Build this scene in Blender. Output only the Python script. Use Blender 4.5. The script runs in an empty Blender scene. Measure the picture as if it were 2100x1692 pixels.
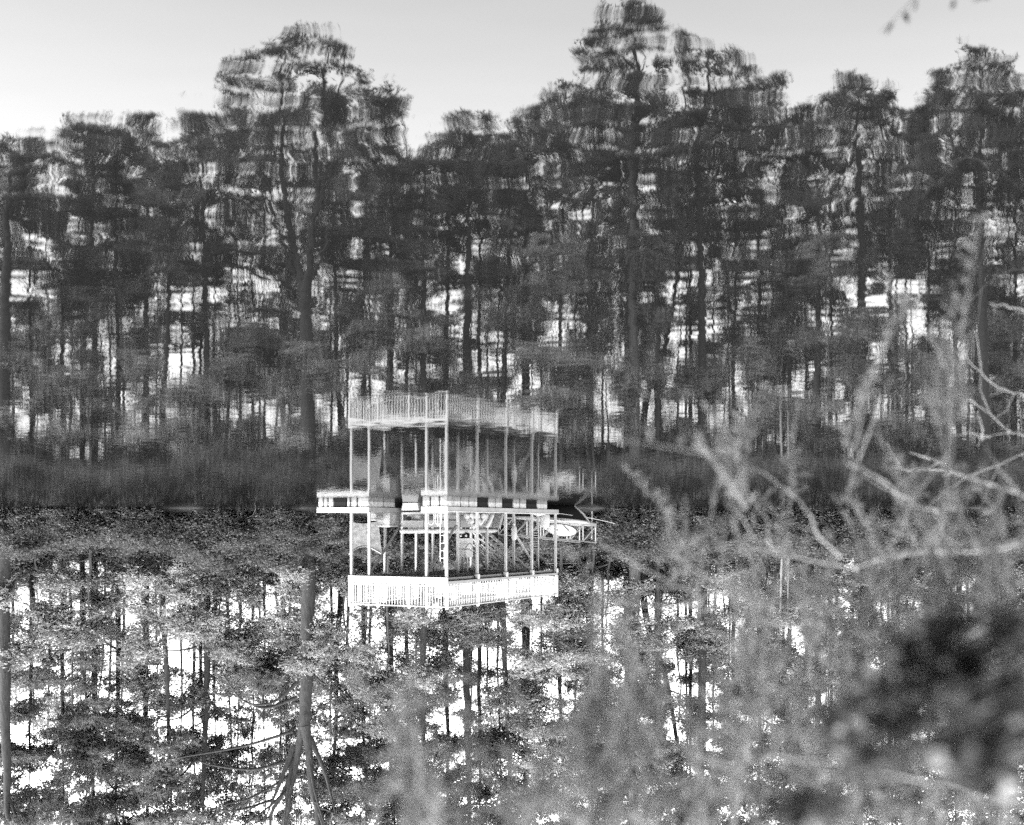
import bpy, math, random
import numpy as np
from mathutils import Vector, Matrix

SC = bpy.context.scene
COL = SC.collection
R = math.radians
random.seed(11)
RNG = np.random.default_rng(11)

# ------------------------------------------------------------------ camera
F, HC, YH = 2500.0, 1.1, 1080.0      # focal length in photo pixels, lens height above the water, horizon row
cam_d = bpy.data.cameras.new('camera')
cam = bpy.data.objects.new('camera', cam_d)
COL.objects.link(cam)
cam_d.sensor_width = 36.0
cam_d.lens = 36.0 * F / 2100.0
cam_d.shift_y = (YH - 846.0) / 2100.0
cam_d.clip_start = 0.05
cam_d.clip_end = 5000.0
cam.location = (0, 0, HC)
# level view along +Y, the camera held upside down: the photograph hangs on its head
cam.rotation_euler = (Matrix.Rotation(R(90), 3, 'X') @ Matrix.Rotation(R(180), 3, 'Z')).to_euler()
cam_d.dof.use_dof = True
cam_d.dof.focus_distance = 58.0
cam_d.dof.aperture_fstop = 1.75
SC.camera = cam

# ------------------------------------------------------------------ light
SUN_EL, SUN_AZ = R(48), R(106)       # azimuth clockwise from +Y
world = bpy.data.worlds.new('World')
SC.world = world
world.use_nodes = True
wn, wl = world.node_tree.nodes, world.node_tree.links
wn.clear()
sky = wn.new('ShaderNodeTexSky')
sky.sky_type = 'NISHITA'
sky.sun_disc = False
sky.sun_elevation = SUN_EL
sky.sun_rotation = SUN_AZ
sky.air_density = 7.5
sky.dust_density = 2.0
sky.ozone_density = 1.0
grey = wn.new('ShaderNodeRGBToBW')
bg = wn.new('ShaderNodeBackground')
bg.inputs['Strength'].default_value = 0.15
wo = wn.new('ShaderNodeOutputWorld')
wl.new(sky.outputs[0], grey.inputs[0])
wl.new(grey.outputs[0], bg.inputs['Color'])
wl.new(bg.outputs[0], wo.inputs['Surface'])

sun_d = bpy.data.lights.new('sun', 'SUN')
sun_d.energy = 0.8
sun_d.angle = R(11)
sun = bpy.data.objects.new('sun', sun_d)
COL.objects.link(sun)
to_sun = Vector((math.sin(SUN_AZ) * math.cos(SUN_EL), math.cos(SUN_AZ) * math.cos(SUN_EL), math.sin(SUN_EL)))
sun.rotation_euler = to_sun.to_track_quat('Z', 'Y').to_euler()

SC.view_settings.view_transform = 'Standard'
SC.view_settings.look = 'None'
SC.view_settings.gamma = 1.0
SC.view_settings.use_curve_mapping = False
SC.view_settings.exposure = 3.72
SC.render.engine = 'CYCLES'
SC.cycles.use_denoising = False
SC.cycles.max_bounces = 6
SC.cycles.diffuse_bounces = 3
SC.cycles.glossy_bounces = 3
SC.cycles.transmission_bounces = 3
SC.cycles.transparent_max_bounces = 6
SC.cycles.caustics_reflective = False


# ------------------------------------------------------------------ materials (a black and white world)
def mat(name, base, rough=0.7, var=0.0, scale=4.0, stretch=(1, 1, 1), bump=0.0, bscale=20.0, metal=0.0, spec=0.4,
        trans=0.0, island=0.0):
    m = bpy.data.materials.new(name)
    m.use_nodes = True
    nt = m.node_tree
    n, l = nt.nodes, nt.links
    n.clear()
    out = n.new('ShaderNodeOutputMaterial')
    p = n.new('ShaderNodeBsdfPrincipled')
    p.inputs['Roughness'].default_value = rough
    p.inputs['Metallic'].default_value = metal
    p.inputs['Specular IOR Level'].default_value = spec
    tc = n.new('ShaderNodeTexCoord')
    mp = n.new('ShaderNodeMapping')
    mp.inputs['Scale'].default_value = stretch
    l.new(tc.outputs['Object'], mp.inputs['Vector'])
    val = None
    if var > 0:
        no = n.new('ShaderNodeTexNoise')
        no.inputs['Scale'].default_value = scale
        no.inputs['Detail'].default_value = 5
        l.new(mp.outputs[0], no.inputs['Vector'])
        mr = n.new('ShaderNodeMapRange')
        mr.inputs['From Min'].default_value = 0.3
        mr.inputs['From Max'].default_value = 0.7
        mr.inputs['To Min'].default_value = base * (1 - var)
        mr.inputs['To Max'].default_value = base * (1 + var)
        l.new(no.outputs[0], mr.inputs['Value'])
        val = mr.outputs[0]
    if island > 0:
        ge = n.new('ShaderNodeNewGeometry')
        mi = n.new('ShaderNodeMapRange')
        mi.inputs['To Min'].default_value = 1 - island
        mi.inputs['To Max'].default_value = 1 + island
        l.new(ge.outputs['Random Per Island'], mi.inputs['Value'])
        mu = n.new('ShaderNodeMath')
        mu.operation = 'MULTIPLY'
        l.new(mi.outputs[0], mu.inputs[0])
        if val:
            l.new(val, mu.inputs[1])
        else:
            mu.inputs[1].default_value = base
        val = mu.outputs[0]
    if val:
        cc = n.new('ShaderNodeCombineColor')
        for k in range(3):
            l.new(val, cc.inputs[k])
        csock = cc.outputs[0]
        l.new(csock, p.inputs['Base Color'])
    else:
        p.inputs['Base Color'].default_value = (base, base, base, 1)
    if bump > 0:
        nb = n.new('ShaderNodeTexNoise')
        nb.inputs['Scale'].default_value = bscale
        nb.inputs['Detail'].default_value = 6
        l.new(mp.outputs[0], nb.inputs['Vector'])
        bp = n.new('ShaderNodeBump')
        bp.inputs['Strength'].default_value = bump
        bp.inputs['Distance'].default_value = 0.03
        l.new(nb.outputs[0], bp.inputs['Height'])
        l.new(bp.outputs[0], p.inputs['Normal'])
    if trans > 0:
        t = n.new('ShaderNodeBsdfTranslucent')
        if val:
            l.new(csock, t.inputs['Color'])
        else:
            t.inputs['Color'].default_value = (base, base, base, 1)
        mx = n.new('ShaderNodeMixShader')
        mx.inputs[0].default_value = trans
        l.new(p.outputs[0], mx.inputs[1])
        l.new(t.outputs[0], mx.inputs[2])
        l.new(mx.outputs[0], out.inputs['Surface'])
    else:
        l.new(p.outputs[0], out.inputs['Surface'])
    return m


M = {
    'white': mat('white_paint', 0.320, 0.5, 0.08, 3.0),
    'post': mat('white_post_paint', 0.237, 0.55, 0.14, 2.5, (4, 4, 1)),
    'deck_wood': mat('weathered_deck_wood', 0.150, 0.8, 0.3, 3.0, (8, 1, 8), 0.3, 30),
    'grey_wood': mat('grey_timber', 0.122, 0.8, 0.3, 3.0, (1, 6, 6), 0.3, 30),
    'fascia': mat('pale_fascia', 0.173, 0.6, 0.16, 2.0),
    'black': mat('black_plastic', 0.006, 0.8, spec=0.1),
    'foam': mat('pale_float_foam', 0.254, 0.8, 0.35, 6.0),
    'tarp': mat('silver_tarp', 0.244, 0.55, 0.35, 2.2, (1, 1, 2.5), 0.25, 9, trans=0.2),
    'aluminium': mat('dull_aluminium', 0.5, 0.5, 0.1, 4.0),
    'vinyl': mat('pale_vinyl', 0.237, 0.45, 0.12, 3.0),
    'greyvinyl': mat('grey_vinyl_panel', 0.153, 0.5, 0.12, 3.0),
    'canvas': mat('white_canvas', 0.282, 0.8, 0.12, 5.0),
    'rope': mat('pale_rope', 0.282, 0.9),
    'dark_metal': mat('dark_metal', 0.03, 0.4),
    'carpaint': mat('dark_car_paint', 0.045, 0.25, 0.2, 1.0),
    'glass': mat('dark_car_glass', 0.01, 0.06, spec=0.6),
    'rubber': mat('tyre_rubber', 0.012, 0.85),
    'chrome': mat('grey_bumper', 0.30, 0.4, metal=0.4),
    'bark': mat('dark_pine_bark', 0.019, 0.95, 0.5, 3.0, (3, 3, 0.7), 1.0, 5),
    'barkpale': mat('grey_bark', 0.055, 0.95, 0.4, 3.0, (3, 3, 0.7), 0.8, 6),
    'birch': mat('white_birch_bark', 0.388, 0.8, 0.5, 2.2, (1, 1, 5), 0.3, 8),
    'pine': mat('pine_needles', 0.124, 0.6, 0.5, 0.55, island=0.35, trans=0.5),
    'leaf': mat('broad_leaves', 0.208, 0.6, 0.45, 0.6, island=0.35, trans=0.5),
    'shrub': mat('shrub_leaves', 0.066, 0.6, 0.6, 0.9, island=0.28, trans=0.35, spec=0.12),
    'grass': mat('pale_reed_grass', 0.081, 0.7, 0.4, 2.0, island=0.5, trans=0.2),
    'ground': mat('bank_earth', 0.018, 0.95, 0.5, 1.2, bump=0.8, bscale=6),
    'dead': mat('bleached_dead_wood', 0.158, 0.85, 0.25, 4.0),
    'twig': mat('pale_cedar_twig', 0.113, 0.8, 0.3, 9.0),
    'cedar': mat('cedar_sprays', 0.087, 0.7, 0.4, 2.5, island=0.5, trans=0.3),
    'shade_leaf': mat('dark_shade_leaves', 0.022, 0.5, 0.4, 3.0, island=0.4),  # leaf colour darkened to paint the deep shade within the cedar
    'wall': mat('pale_boards', 0.186, 0.8, 0.2, 2.0, (1, 1, 8)),
    'dish': mat('pale_dish', 0.203, 0.6, 0.08, 6.0),
}


def water_material():
    m = bpy.data.materials.new('lake_water')
    m.use_nodes = True
    nt = m.node_tree
    n, l = nt.nodes, nt.links
    n.clear()
    out = n.new('ShaderNodeOutputMaterial')
    geo = n.new('ShaderNodeNewGeometry')

    def noise(sx, sy, detail, off):
        mp = n.new('ShaderNodeMapping')
        mp.inputs['Scale'].default_value = (sx, sy, 1)
        mp.inputs['Location'].default_value = (off, off * 1.7, off)
        l.new(geo.outputs['Position'], mp.inputs['Vector'])
        t = n.new('ShaderNodeTexNoise')
        t.inputs['Scale'].default_value = 1.0
        t.inputs['Detail'].default_value = detail
        l.new(mp.outputs[0], t.inputs['Vector'])
        s = n.new('ShaderNodeMath')
        s.operation = 'SUBTRACT'
        s.inputs[1].default_value = 0.5
        l.new(t.outputs[0], s.inputs[0])
        return s.outputs[0]

    def mul(a, b):
        q = n.new('ShaderNodeMath')
        q.operation = 'MULTIPLY'
        for k, v in enumerate((a, b)):
            if isinstance(v, (int, float)):
                q.inputs[k].default_value = v
            else:
                l.new(v, q.inputs[k])
        return q.outputs[0]

    def add(a, b):
        q = n.new('ShaderNodeMath')
        q.operation = 'ADD'
        l.new(a, q.inputs[0])
        l.new(b, q.inputs[1])
        return q.outputs[0]
    # a breeze on the near water, a calmer belt, fine wrinkles in the cove
    sep = n.new('ShaderNodeSeparateXYZ')
    l.new(geo.outputs['Position'], sep.inputs[0])
    ry = n.new('ShaderNodeMapRange')
    ry.interpolation_type = 'SMOOTHSTEP'
    ry.inputs['From Min'].default_value = 2.5
    ry.inputs['From Max'].default_value = 10.0
    ry.inputs['To Min'].default_value = WATER['near']
    ry.inputs['To Max'].default_value = WATER['far']
    l.new(sep.outputs[1], ry.inputs['Value'])
    rf = n.new('ShaderNodeMapRange')
    rf.interpolation_type = 'SMOOTHSTEP'
    rf.inputs['From Min'].default_value = 14.0
    rf.inputs['From Max'].default_value = 30.0
    rf.inputs['To Min'].default_value = 0.0
    rf.inputs['To Max'].default_value = WATER['cove']
    l.new(sep.outputs[1], rf.inputs['Value'])
    amp = add(ry.outputs[0], rf.outputs[0])
    sy = add(mul(noise(*WATER['y1'], 0.0, 3.1), 1.0), mul(noise(*WATER['y2'], 0.0, 7.7), 0.08))
    sx = add(mul(noise(*WATER['x1'], 1.0, 12.3), WATER['kx']), mul(noise(*WATER['x2'], 1.0, 17.9), WATER['kx'] * 0.2))
    sy, sx = mul(sy, amp), mul(sx, amp)
    cv = n.new('ShaderNodeCombineXYZ')
    l.new(sx, cv.inputs[0])
    l.new(sy, cv.inputs[1])
    cv.inputs[2].default_value = 1.0
    nm = n.new('ShaderNodeVectorMath')
    nm.operation = 'NORMALIZE'
    l.new(cv.outputs[0], nm.inputs[0])
    gl = n.new('ShaderNodeBsdfGlossy')
    gl.inputs['Roughness'].default_value = 0.0
    l.new(nm.outputs[0], gl.inputs['Normal'])
    df = n.new('ShaderNodeBsdfDiffuse')
    df.inputs['Color'].default_value = (0.003, 0.003, 0.003, 1)
    fr = n.new('ShaderNodeFresnel')
    fr.inputs['IOR'].default_value = WATER['ior']
    l.new(nm.outputs[0], fr.inputs['Normal'])
    mx = n.new('ShaderNodeMixShader')
    l.new(mul(fr.outputs[0], 0.68), mx.inputs[0])
    l.new(df.outputs[0], mx.inputs[1])
    l.new(gl.outputs[0], mx.inputs[2])
    l.new(mx.outputs[0], out.inputs['Surface'])
    return m


WATER = dict(near=0.0150, far=0.0115, cove=0.008, y1=(4.5, 9.5), y2=(12.0, 24.0), x1=(4.5, 10.0), x2=(14.0, 22.0), kx=1.25, ior=1.6)


# ------------------------------------------------------------------ mesh helpers
def tag(o, label=None, cat=None, group=None, kind=None):
    if label: o['label'] = label
    if cat: o['category'] = cat
    if group: o['group'] = group
    if kind: o['kind'] = kind
    return o


def empty(name, loc, rz=0.0, label=None, cat=None, group=None):
    o = bpy.data.objects.new(name, None)
    COL.objects.link(o)
    o.location = loc
    o.rotation_euler = (0, 0, rz)
    o.empty_display_size = 0.2
    return tag(o, label, cat, group)


def link(name, me, parent=None, loc=None, rot=None):
    o = bpy.data.objects.new(name, me)
    COL.objects.link(o)
    if parent: o.parent = parent
    if loc is not None: o.location = loc
    if rot is not None: o.rotation_euler = rot
    return o


def np_mesh(name, verts, faces, m, smooth=False):
    """verts (n,3); faces: (k,3) or (k,4) array"""
    me = bpy.data.meshes.new(name)
    verts = np.asarray(verts, dtype=np.float32)
    faces = np.asarray(faces, dtype=np.int32)
    k = faces.shape[1]
    me.vertices.add(len(verts))
    me.vertices.foreach_set('co', verts.ravel())
    me.loops.add(faces.size)
    me.loops.foreach_set('vertex_index', faces.ravel())
    me.polygons.add(len(faces))
    me.polygons.foreach_set('loop_start', np.arange(len(faces), dtype=np.int32) * k)
    me.polygons.foreach_set('loop_total', np.full(len(faces), k, dtype=np.int32))
    if smooth:
        me.polygons.foreach_set('use_smooth', np.ones(len(faces), dtype=bool))
    me.update(calc_edges=True)
    me.materials.append(m)
    return me


class MB:
    def __init__(s):
        s.v, s.f = [], []

    def add(s, vs, fs):
        o = len(s.v)
        s.v += [tuple(v) for v in vs]
        s.f += [tuple(i + o for i in f) for f in fs]
        return s

    def box(s, x0, x1, y0, y1, z0, z1, bev=0.0):
        if bev <= 0:
            vs = [(x0, y0, z0), (x1, y0, z0), (x1, y1, z0), (x0, y1, z0), (x0, y0, z1), (x1, y0, z1), (x1, y1, z1), (x0, y1, z1)]
            return s.add(vs, [(0, 3, 2, 1), (4, 5, 6, 7), (0, 1, 5, 4), (1, 2, 6, 5), (2, 3, 7, 6), (3, 0, 4, 7)])
        b = bev
        rings = []
        for z, d in ((z0, b), (z0 + b, 0), (z1 - b, 0), (z1, b)):
            e = b if d == 0 else b * 1.6
            X0, X1, Y0, Y1 = x0 + (d and b * .6), x1 - (d and b * .6), y0 + (d and b * .6), y1 - (d and b * .6)
            rings.append([(X0 + e, Y0, z), (X1 - e, Y0, z), (X1, Y0 + e, z), (X1, Y1 - e, z), (X1 - e, Y1, z), (X0 + e, Y1, z), (X0, Y1 - e, z), (X0, Y0 + e, z)])
        vs = [p for r in rings for p in r]
        fs = [tuple(range(7, -1, -1)), tuple(range(24, 32))]
        for r in range(3):
            for i in range(8):
                j = (i + 1) % 8
                fs.append((r * 8 + i, r * 8 + j, r * 8 + 8 + j, r * 8 + 8 + i))
        return s.add(vs, fs)

    def beam(s, p, q, w, h, up=(0, 0, 1)):
        p, q = Vector(p), Vector(q)
        d = (q - p).normalized()
        up = Vector(up)
        if abs(d.dot(up)) > 0.98: up = Vector((0, 1, 0))
        a = d.cross(up).normalized() * (w / 2)
        b = a.cross(d).normalized() * (h / 2)
        vs = [e + i * a + j * b for e in (p, q) for i, j in ((-1, -1), (1, -1), (1, 1), (-1, 1))]
        return s.add(vs, [(3, 2, 1, 0), (4, 5, 6, 7), (0, 1, 5, 4), (1, 2, 6, 5), (2, 3, 7, 6), (3, 0, 4, 7)])

    def tube(s, pts, r, n=8, cap=True):
        pts = np.array([tuple(p) for p in pts], dtype=float)
        rr = np.full(len(pts), r) if np.isscalar(r) else np.array(r, dtype=float)
        v, f = tube_arrays(pts, rr, n)
        o = len(s.v)
        s.v += [tuple(x) for x in v]
        s.f += [tuple(int(i) + o for i in q) for q in f]
        if cap:
            s.f.append(tuple(o + i for i in range(n))[::-1])
            s.f.append(tuple(o + (len(pts) - 1) * n + i for i in range(n)))
        return s

    def lathe(s, prof, c=(0, 0, 0), n=16, axis='z'):
        o = len(s.v)
        for (r, z) in prof:
            for i in range(n):
                a = 2 * math.pi * i / n
                x, y = r * math.cos(a), r * math.sin(a)
                if axis == 'z': p = (x, y, z)
                elif axis == 'x': p = (z, x, y)
                else: p = (x, z, y)
                s.v.append((c[0] + p[0], c[1] + p[1], c[2] + p[2]))
        for k in range(len(prof) - 1):
            for i in range(n):
                j = (i + 1) % n
                s.f.append((o + k * n + i, o + k * n + j, o + (k + 1) * n + j, o + (k + 1) * n + i))
        s.f.append(tuple(o + i for i in range(n))[::-1])
        s.f.append(tuple(o + (len(prof) - 1) * n + i for i in range(n)))
        return s

    def build(s, name, m, parent=None, smooth=False, loc=None, rot=None):
        me = bpy.data.meshes.new(name)
        me.from_pydata(s.v, [], s.f)
        me.update()
        if smooth:
            me.polygons.foreach_set('use_smooth', [True] * len(me.polygons))
        me.materials.append(m)
        return link(name, me, parent, loc, rot)


def tube_arrays(pts, rr, n):
    t = np.gradient(pts, axis=0)
    t /= np.linalg.norm(t, axis=1, keepdims=True) + 1e-9
    ref = np.where(np.abs(t[:, 2:3]) > 0.9, np.array([[1., 0, 0]]), np.array([[0., 0, 1]]))
    if abs(t[:, 2]).mean() > 0.6:
        ref = np.tile([[1., 0.13, 0]], (len(pts), 1))
    else:
        ref = np.tile([[0.11, 0.07, 1.]], (len(pts), 1))
    a = np.cross(t, ref)
    a /= np.linalg.norm(a, axis=1, keepdims=True) + 1e-9
    b = np.cross(t, a)
    ang = np.linspace(0, 2 * np.pi, n, endpoint=False)
    v = pts[:, None, :] + rr[:, None, None] * (np.cos(ang)[None, :, None] * a[:, None, :] + np.sin(ang)[None, :, None] * b[:, None, :])
    m = len(pts)
    i = np.arange(n)
    j = (i + 1) % n
    k = np.arange(m - 1)[:, None] * n
    f = np.stack([k + i, k + j, k + n + j, k + n + i], axis=-1).reshape(-1, 4)
    return v.reshape(-1, 3), f


def tubes_mesh(name, tubes, m, smooth=True):
    """tubes: list of (pts, radii, n)"""
    V, Fc, o = [], [], 0
    for pts, rr, n in tubes:
        v, f = tube_arrays(np.asarray(pts, float), np.asarray(rr, float), n)
        V.append(v)
        Fc.append(f + o)
        o += len(v)
    return np_mesh(name, np.concatenate(V), np.concatenate(Fc), m, smooth)


def curve_pts(ctrl, n):
    """Catmull-Rom through control points"""
    P = np.asarray(ctrl, float)
    if len(P) == 2:
        return P[0] + (P[1] - P[0]) * np.linspace(0, 1, n)[:, None]
    Q = np.vstack([2 * P[0] - P[1], P, 2 * P[-1] - P[-2]])
    out = []
    for u in np.linspace(0, len(P) - 1 - 1e-6, n):
        i = int(u)
        t = u - i
        a, b, c, d = Q[i], Q[i + 1], Q[i + 2], Q[i + 3]
        out.append(0.5 * ((2 * b) + (-a + c) * t + (2 * a - 5 * b + 4 * c - d) * t * t + (-a + 3 * b - 3 * c + d) * t ** 3))
    return np.array(out)


def unit(n):
    v = RNG.normal(size=(n, 3))
    return v / np.linalg.norm(v, axis=1, keepdims=True)


def leaf_tris(c, d, L, Wd):
    """one narrow triangle per centre: base at c, tip along d"""
    n = len(c)
    L = np.asarray(L).reshape(-1, 1)
    Wd = np.asarray(Wd).reshape(-1, 1)
    s = np.cross(d, unit(n))
    s /= np.linalg.norm(s, axis=1, keepdims=True) + 1e-9
    v = np.stack([c - s * Wd / 2, c + s * Wd / 2, c + d * L], axis=1).reshape(-1, 3)
    return v


def leaf_quads(c, d, L, Wd):
    n = len(c)
    L = np.asarray(L).reshape(-1, 1)
    Wd = np.asarray(Wd).reshape(-1, 1)
    s = np.cross(d, unit(n))
    s /= np.linalg.norm(s, axis=1, keepdims=True) + 1e-9
    v = np.stack([c - d * L / 2, c + s * Wd / 2, c + d * L / 2, c - s * Wd / 2], axis=1).reshape(-1, 3)
    return v


def tri_mesh(name, v, m, k=3):
    return np_mesh(name, v, np.arange(len(v), dtype=np.int32).reshape(-1, k), m)


# photo <-> place (photo pixels of the 2100 x 1692 frame)
def W(x, y, D):
    return np.array([(1050 - x) * D / F, D, HC + (y - YH) * D / F])


def WR(x, yr, D):
    """a point known from its mirror image in the lake"""
    return np.array([(1050 - x) * D / F, D, (YH - yr) * D / F - HC])


SHORE = 71.6


def shore_y(x):
    return SHORE + 0.5 * np.sin(x * 0.31) + 0.35 * np.sin(x * 0.83 + 1.3) + 0.2 * np.sin(x * 1.9 + .4)


def ground_z(x, y):
    d = y - shore_y(x)
    z = np.where(d < 0, np.maximum(d * 0.35, -1.2), 0.0)
    z = np.where(d >= 0, np.minimum(0.30 * np.minimum(d, 1.0) + 0.19 * np.maximum(d - 1.0, 0), 2.2 + 0.012 * np.maximum(d - 11, 0)), z)
    near = 1.0 + np.maximum(-x - 1.35, 0) * 2.2 - y
    zn = np.clip(near * 0.4, -1.2, 0.35)
    zn = np.where(near > 2.2, np.minimum(0.35 + 0.05 * (near - 2.2), 2.0), zn)
    zn = np.where((y > 14), -1.2, zn)
    return np.maximum(z, zn)


# ------------------------------------------------------------------ the setting
def build_ground():
    xs = np.concatenate([np.linspace(-900, -70, 24)[:-1], np.linspace(-70, -8, 60)[:-1], np.linspace(-8, 8, 50)[:-1], np.linspace(8, 70, 60)[:-1], np.linspace(70, 900, 24)])
    ys = np.concatenate([np.linspace(-60, -4, 12)[:-1], np.linspace(-4, 12, 50)[:-1], np.linspace(12, 66, 10)[:-1], np.linspace(66, 90, 80)[:-1], np.linspace(90, 2500, 40)])
    X, Y = np.meshgrid(xs, ys)
    Z = ground_z(X, Y)
    bumps = 0.06 * np.sin(X * 1.7 + Y * 0.9) * np.sin(Y * 1.3 - X * .6) + 0.05 * np.sin(X * 3.1 + 2) * np.sin(Y * 3.7)
    Z = np.where((Z > 0.05), Z + bumps * np.minimum(Z, 1), Z)
    nx, ny = len(xs), len(ys)
    v = np.stack([X, Y, Z], -1).reshape(-1, 3)
    i = np.arange(ny - 1)[:, None] * nx + np.arange(nx - 1)
    f = np.stack([i, i + 1, i + nx + 1, i + nx], -1).reshape(-1, 4)
    o = link('ground', np_mesh('ground', v, f, M['ground'], True))
    tag(o, 'earth bank rising from the water under the wood', kind='structure')


build_ground()
wm = MB().add([(-900, -60, 0), (900, -60, 0), (900, 78, 0), (-900, 78, 0)], [(0, 1, 2, 3)]).build('water', water_material())
tag(wm, 'calm lake mirroring the wood and the boat dock', kind='structure')

# ------------------------------------------------------------------ boat dock
P0 = np.array([2.77, 52.0])
ANG = math.atan2(.456, .89)
UV = np.array([[math.cos(ANG), math.sin(ANG)], [-math.sin(ANG), math.cos(ANG)]])   # local x (a), local y (b)


def DL(a, b, z):
    p = P0 + a * UV[0] + b * UV[1]
    return (p[0], p[1], z)


LEN, WID, ZD, ZU = 11.07, 5.0, 0.46, 3.56
BAYS = [0.0, 2.767, 5.535, 8.30, 11.07]
dock = empty('boat_dock', DL(0, 0, 0), ANG, 'white two level boat dock with a railed upper deck standing on floats', 'boat dock')


def shared(name, me_name, mb, m):
    o = mb.build(name, m, dock)
    return o


def dup(o, parent, loc, rot=None):
    c = o.copy()
    COL.objects.link(c)
    c.parent = parent
    c.location = loc
    if rot is not None: c.rotation_euler = rot
    return c


def build_dock():
    # posts of the lower storey
    post0 = None
    for ia, (a, w) in enumerate(((0.0, 0.11), (1.05, 0.10), (4.0, 0.11), (5.0, 0.10))):
        for ib, b in enumerate(BAYS):
            if a in (4.0, 5.0) and ib == 4 and a == 5.0:
                pass
            if post0 is None:
                post0 = MB().box(-.055, .055, -.055, .055, 0, ZU - 0.262 - ZD, 0.008).build('post', M['post'], dock, loc=(a, b + .056, ZD))
            else:
                bb = b + .056 if ib == 0 else (b - .056 if ib == 4 else b)
                dup(post0, dock, (a + (0.056 if ia == 0 else (-0.056 if ia == 3 else 0)), bb, ZD))
    post0.location = (0.056, .056, ZD)
    # lower decks: fingers, front swim platform, rear walk
    plank = None

    def deck(a0, a1, b0, b1, along):
        nonlocal plank
        n = int(round((b1 - b0) / 0.145)) if along == 'b' else int(round((a1 - a0) / 0.145))
        st = ((b1 - b0) if along == 'b' else (a1 - a0)) / n
        me = None
        for k in range(n):
            if me is None:
                if along == 'b':
                    o = MB().box(0, a1 - a0, .004, st - .006, -.03, 0).build('deck_board', M['deck_wood'], dock)
                else:
                    o = MB().box(.004, st - .006, 0, b1 - b0, -.03, 0).build('deck_board', M['deck_wood'], dock)
                me = o.data
            else:
                o = link('deck_board', me, dock)
            o.location = (a0, b0 + k * st, ZD) if along == 'b' else (a0 + k * st, b0, ZD)
    deck(0.0, 1.25, 0.0, 10.0, 'b')
    deck(4.0, 6.75, 0.0, 2.9, 'b')
    deck(4.0, 5.1, 2.9, 10.0, 'b')
    deck(0.0, 5.1, 10.0, 11.2, 'a')

    def fas(name, a0, a1, b0, b1, z0, z1, m):
        return MB().box(a0, a1, b0, b1, z0, z1, 0.006).build(name, m, dock)
    zf0, zf1 = 0.24, ZD - 0.032
    W_, G_ = M['white'], M['fascia']
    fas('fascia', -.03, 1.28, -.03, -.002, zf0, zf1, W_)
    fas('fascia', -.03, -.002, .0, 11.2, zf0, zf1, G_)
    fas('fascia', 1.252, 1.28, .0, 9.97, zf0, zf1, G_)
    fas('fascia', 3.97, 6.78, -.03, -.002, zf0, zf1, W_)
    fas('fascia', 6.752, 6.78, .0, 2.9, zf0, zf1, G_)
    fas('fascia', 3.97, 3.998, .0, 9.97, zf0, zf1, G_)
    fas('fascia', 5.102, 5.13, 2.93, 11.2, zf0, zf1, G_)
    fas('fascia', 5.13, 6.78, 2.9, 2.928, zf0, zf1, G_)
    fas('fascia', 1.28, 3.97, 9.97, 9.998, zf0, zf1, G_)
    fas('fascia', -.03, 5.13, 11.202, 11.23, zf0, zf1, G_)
    # white lip under the boards on the outer edges
    for (a0, a1, b0, b1) in ((-.045, 1.29, -.045, -.002), (3.96, 6.79, -.045, -.002)):
        fas('edge_trim', a0, a1, b0, b1, ZD - .026, ZD + .012, M['white'])
    fas('edge_trim', -.045, -.002, .0, 11.2, ZD - .026, ZD + .012, M['white'])
    # floats: black tubs and pale foam billets
    def floats(a0, a1, pieces, axis, c0, c1):
        for (s, e, kind) in pieces:
            mb = MB()
            if axis == 'b': mb.box(c0, c1, s, e, -.15, .235, 0.03)
            else: mb.box(s, e, c0, c1, -.15, .235, 0.03)
            mb.build('float', M['black'] if kind == 'k' else M['foam'], dock)
    floats(0, 0, [(4.02, 4.60, 'f'), (4.66, 4.95, 'f'), (5.02, 5.17, 'f'), (5.20, 5.88, 'k'), (5.93, 6.18, 'f'), (6.24, 6.44, 'f'), (6.48, 6.74, 'f')], 'a', .02, 1.2)
    floats(0, 0, [(.0, .36, 'f'), (.42, .82, 'f'), (.88, 1.24, 'f')], 'a', .02, .5)
    pcs, b = [], .56
    seq = [(.7, 'f'), (.75, 'f'), (.8, 'f'), (1.0, 'k'), (.7, 'f'), (.7, 'f'), (1.05, 'k'), (.7, 'f'), (.75, 'f'), (1.15, 'k'), (1.2, 'f')]
    for w, k in seq:
        pcs.append((b, min(b + w - .08, 11.15), k))
        b += w
    floats(0, 0, pcs, 'b', .02, 1.2)
    floats(0, 0, [(1.3, 2.2, 'f'), (2.3, 3.3, 'k'), (3.5, 4.5, 'f'), (4.7, 5.7, 'k'), (6, 7, 'f'), (7.2, 8.2, 'k'), (8.4, 9.5, 'f'), (9.7, 10.9, 'k')], 'b', 4.02, 5.0)
    # upper deck
    n = int(LEN / 0.145)
    st = LEN / n
    o = MB().box(0.002, WID - .002, .004, st - .006, -.03, 0).build('deck_board', M['deck_wood'], dock, loc=(0, 0, ZU))
    for k in range(1, n):
        link('deck_board', o.data, dock, (0, k * st, ZU))
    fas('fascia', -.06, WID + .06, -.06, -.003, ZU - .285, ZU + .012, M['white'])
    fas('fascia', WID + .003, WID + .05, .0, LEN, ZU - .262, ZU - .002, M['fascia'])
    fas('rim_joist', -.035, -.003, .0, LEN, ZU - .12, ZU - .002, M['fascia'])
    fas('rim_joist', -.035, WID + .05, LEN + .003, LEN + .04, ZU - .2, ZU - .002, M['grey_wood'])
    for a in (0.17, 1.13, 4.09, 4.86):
        MB().box(a, a + .045, .02, LEN - .02, ZU - .262, ZU - .135, 0.004).build('girder', M['fascia'], dock)
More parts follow.
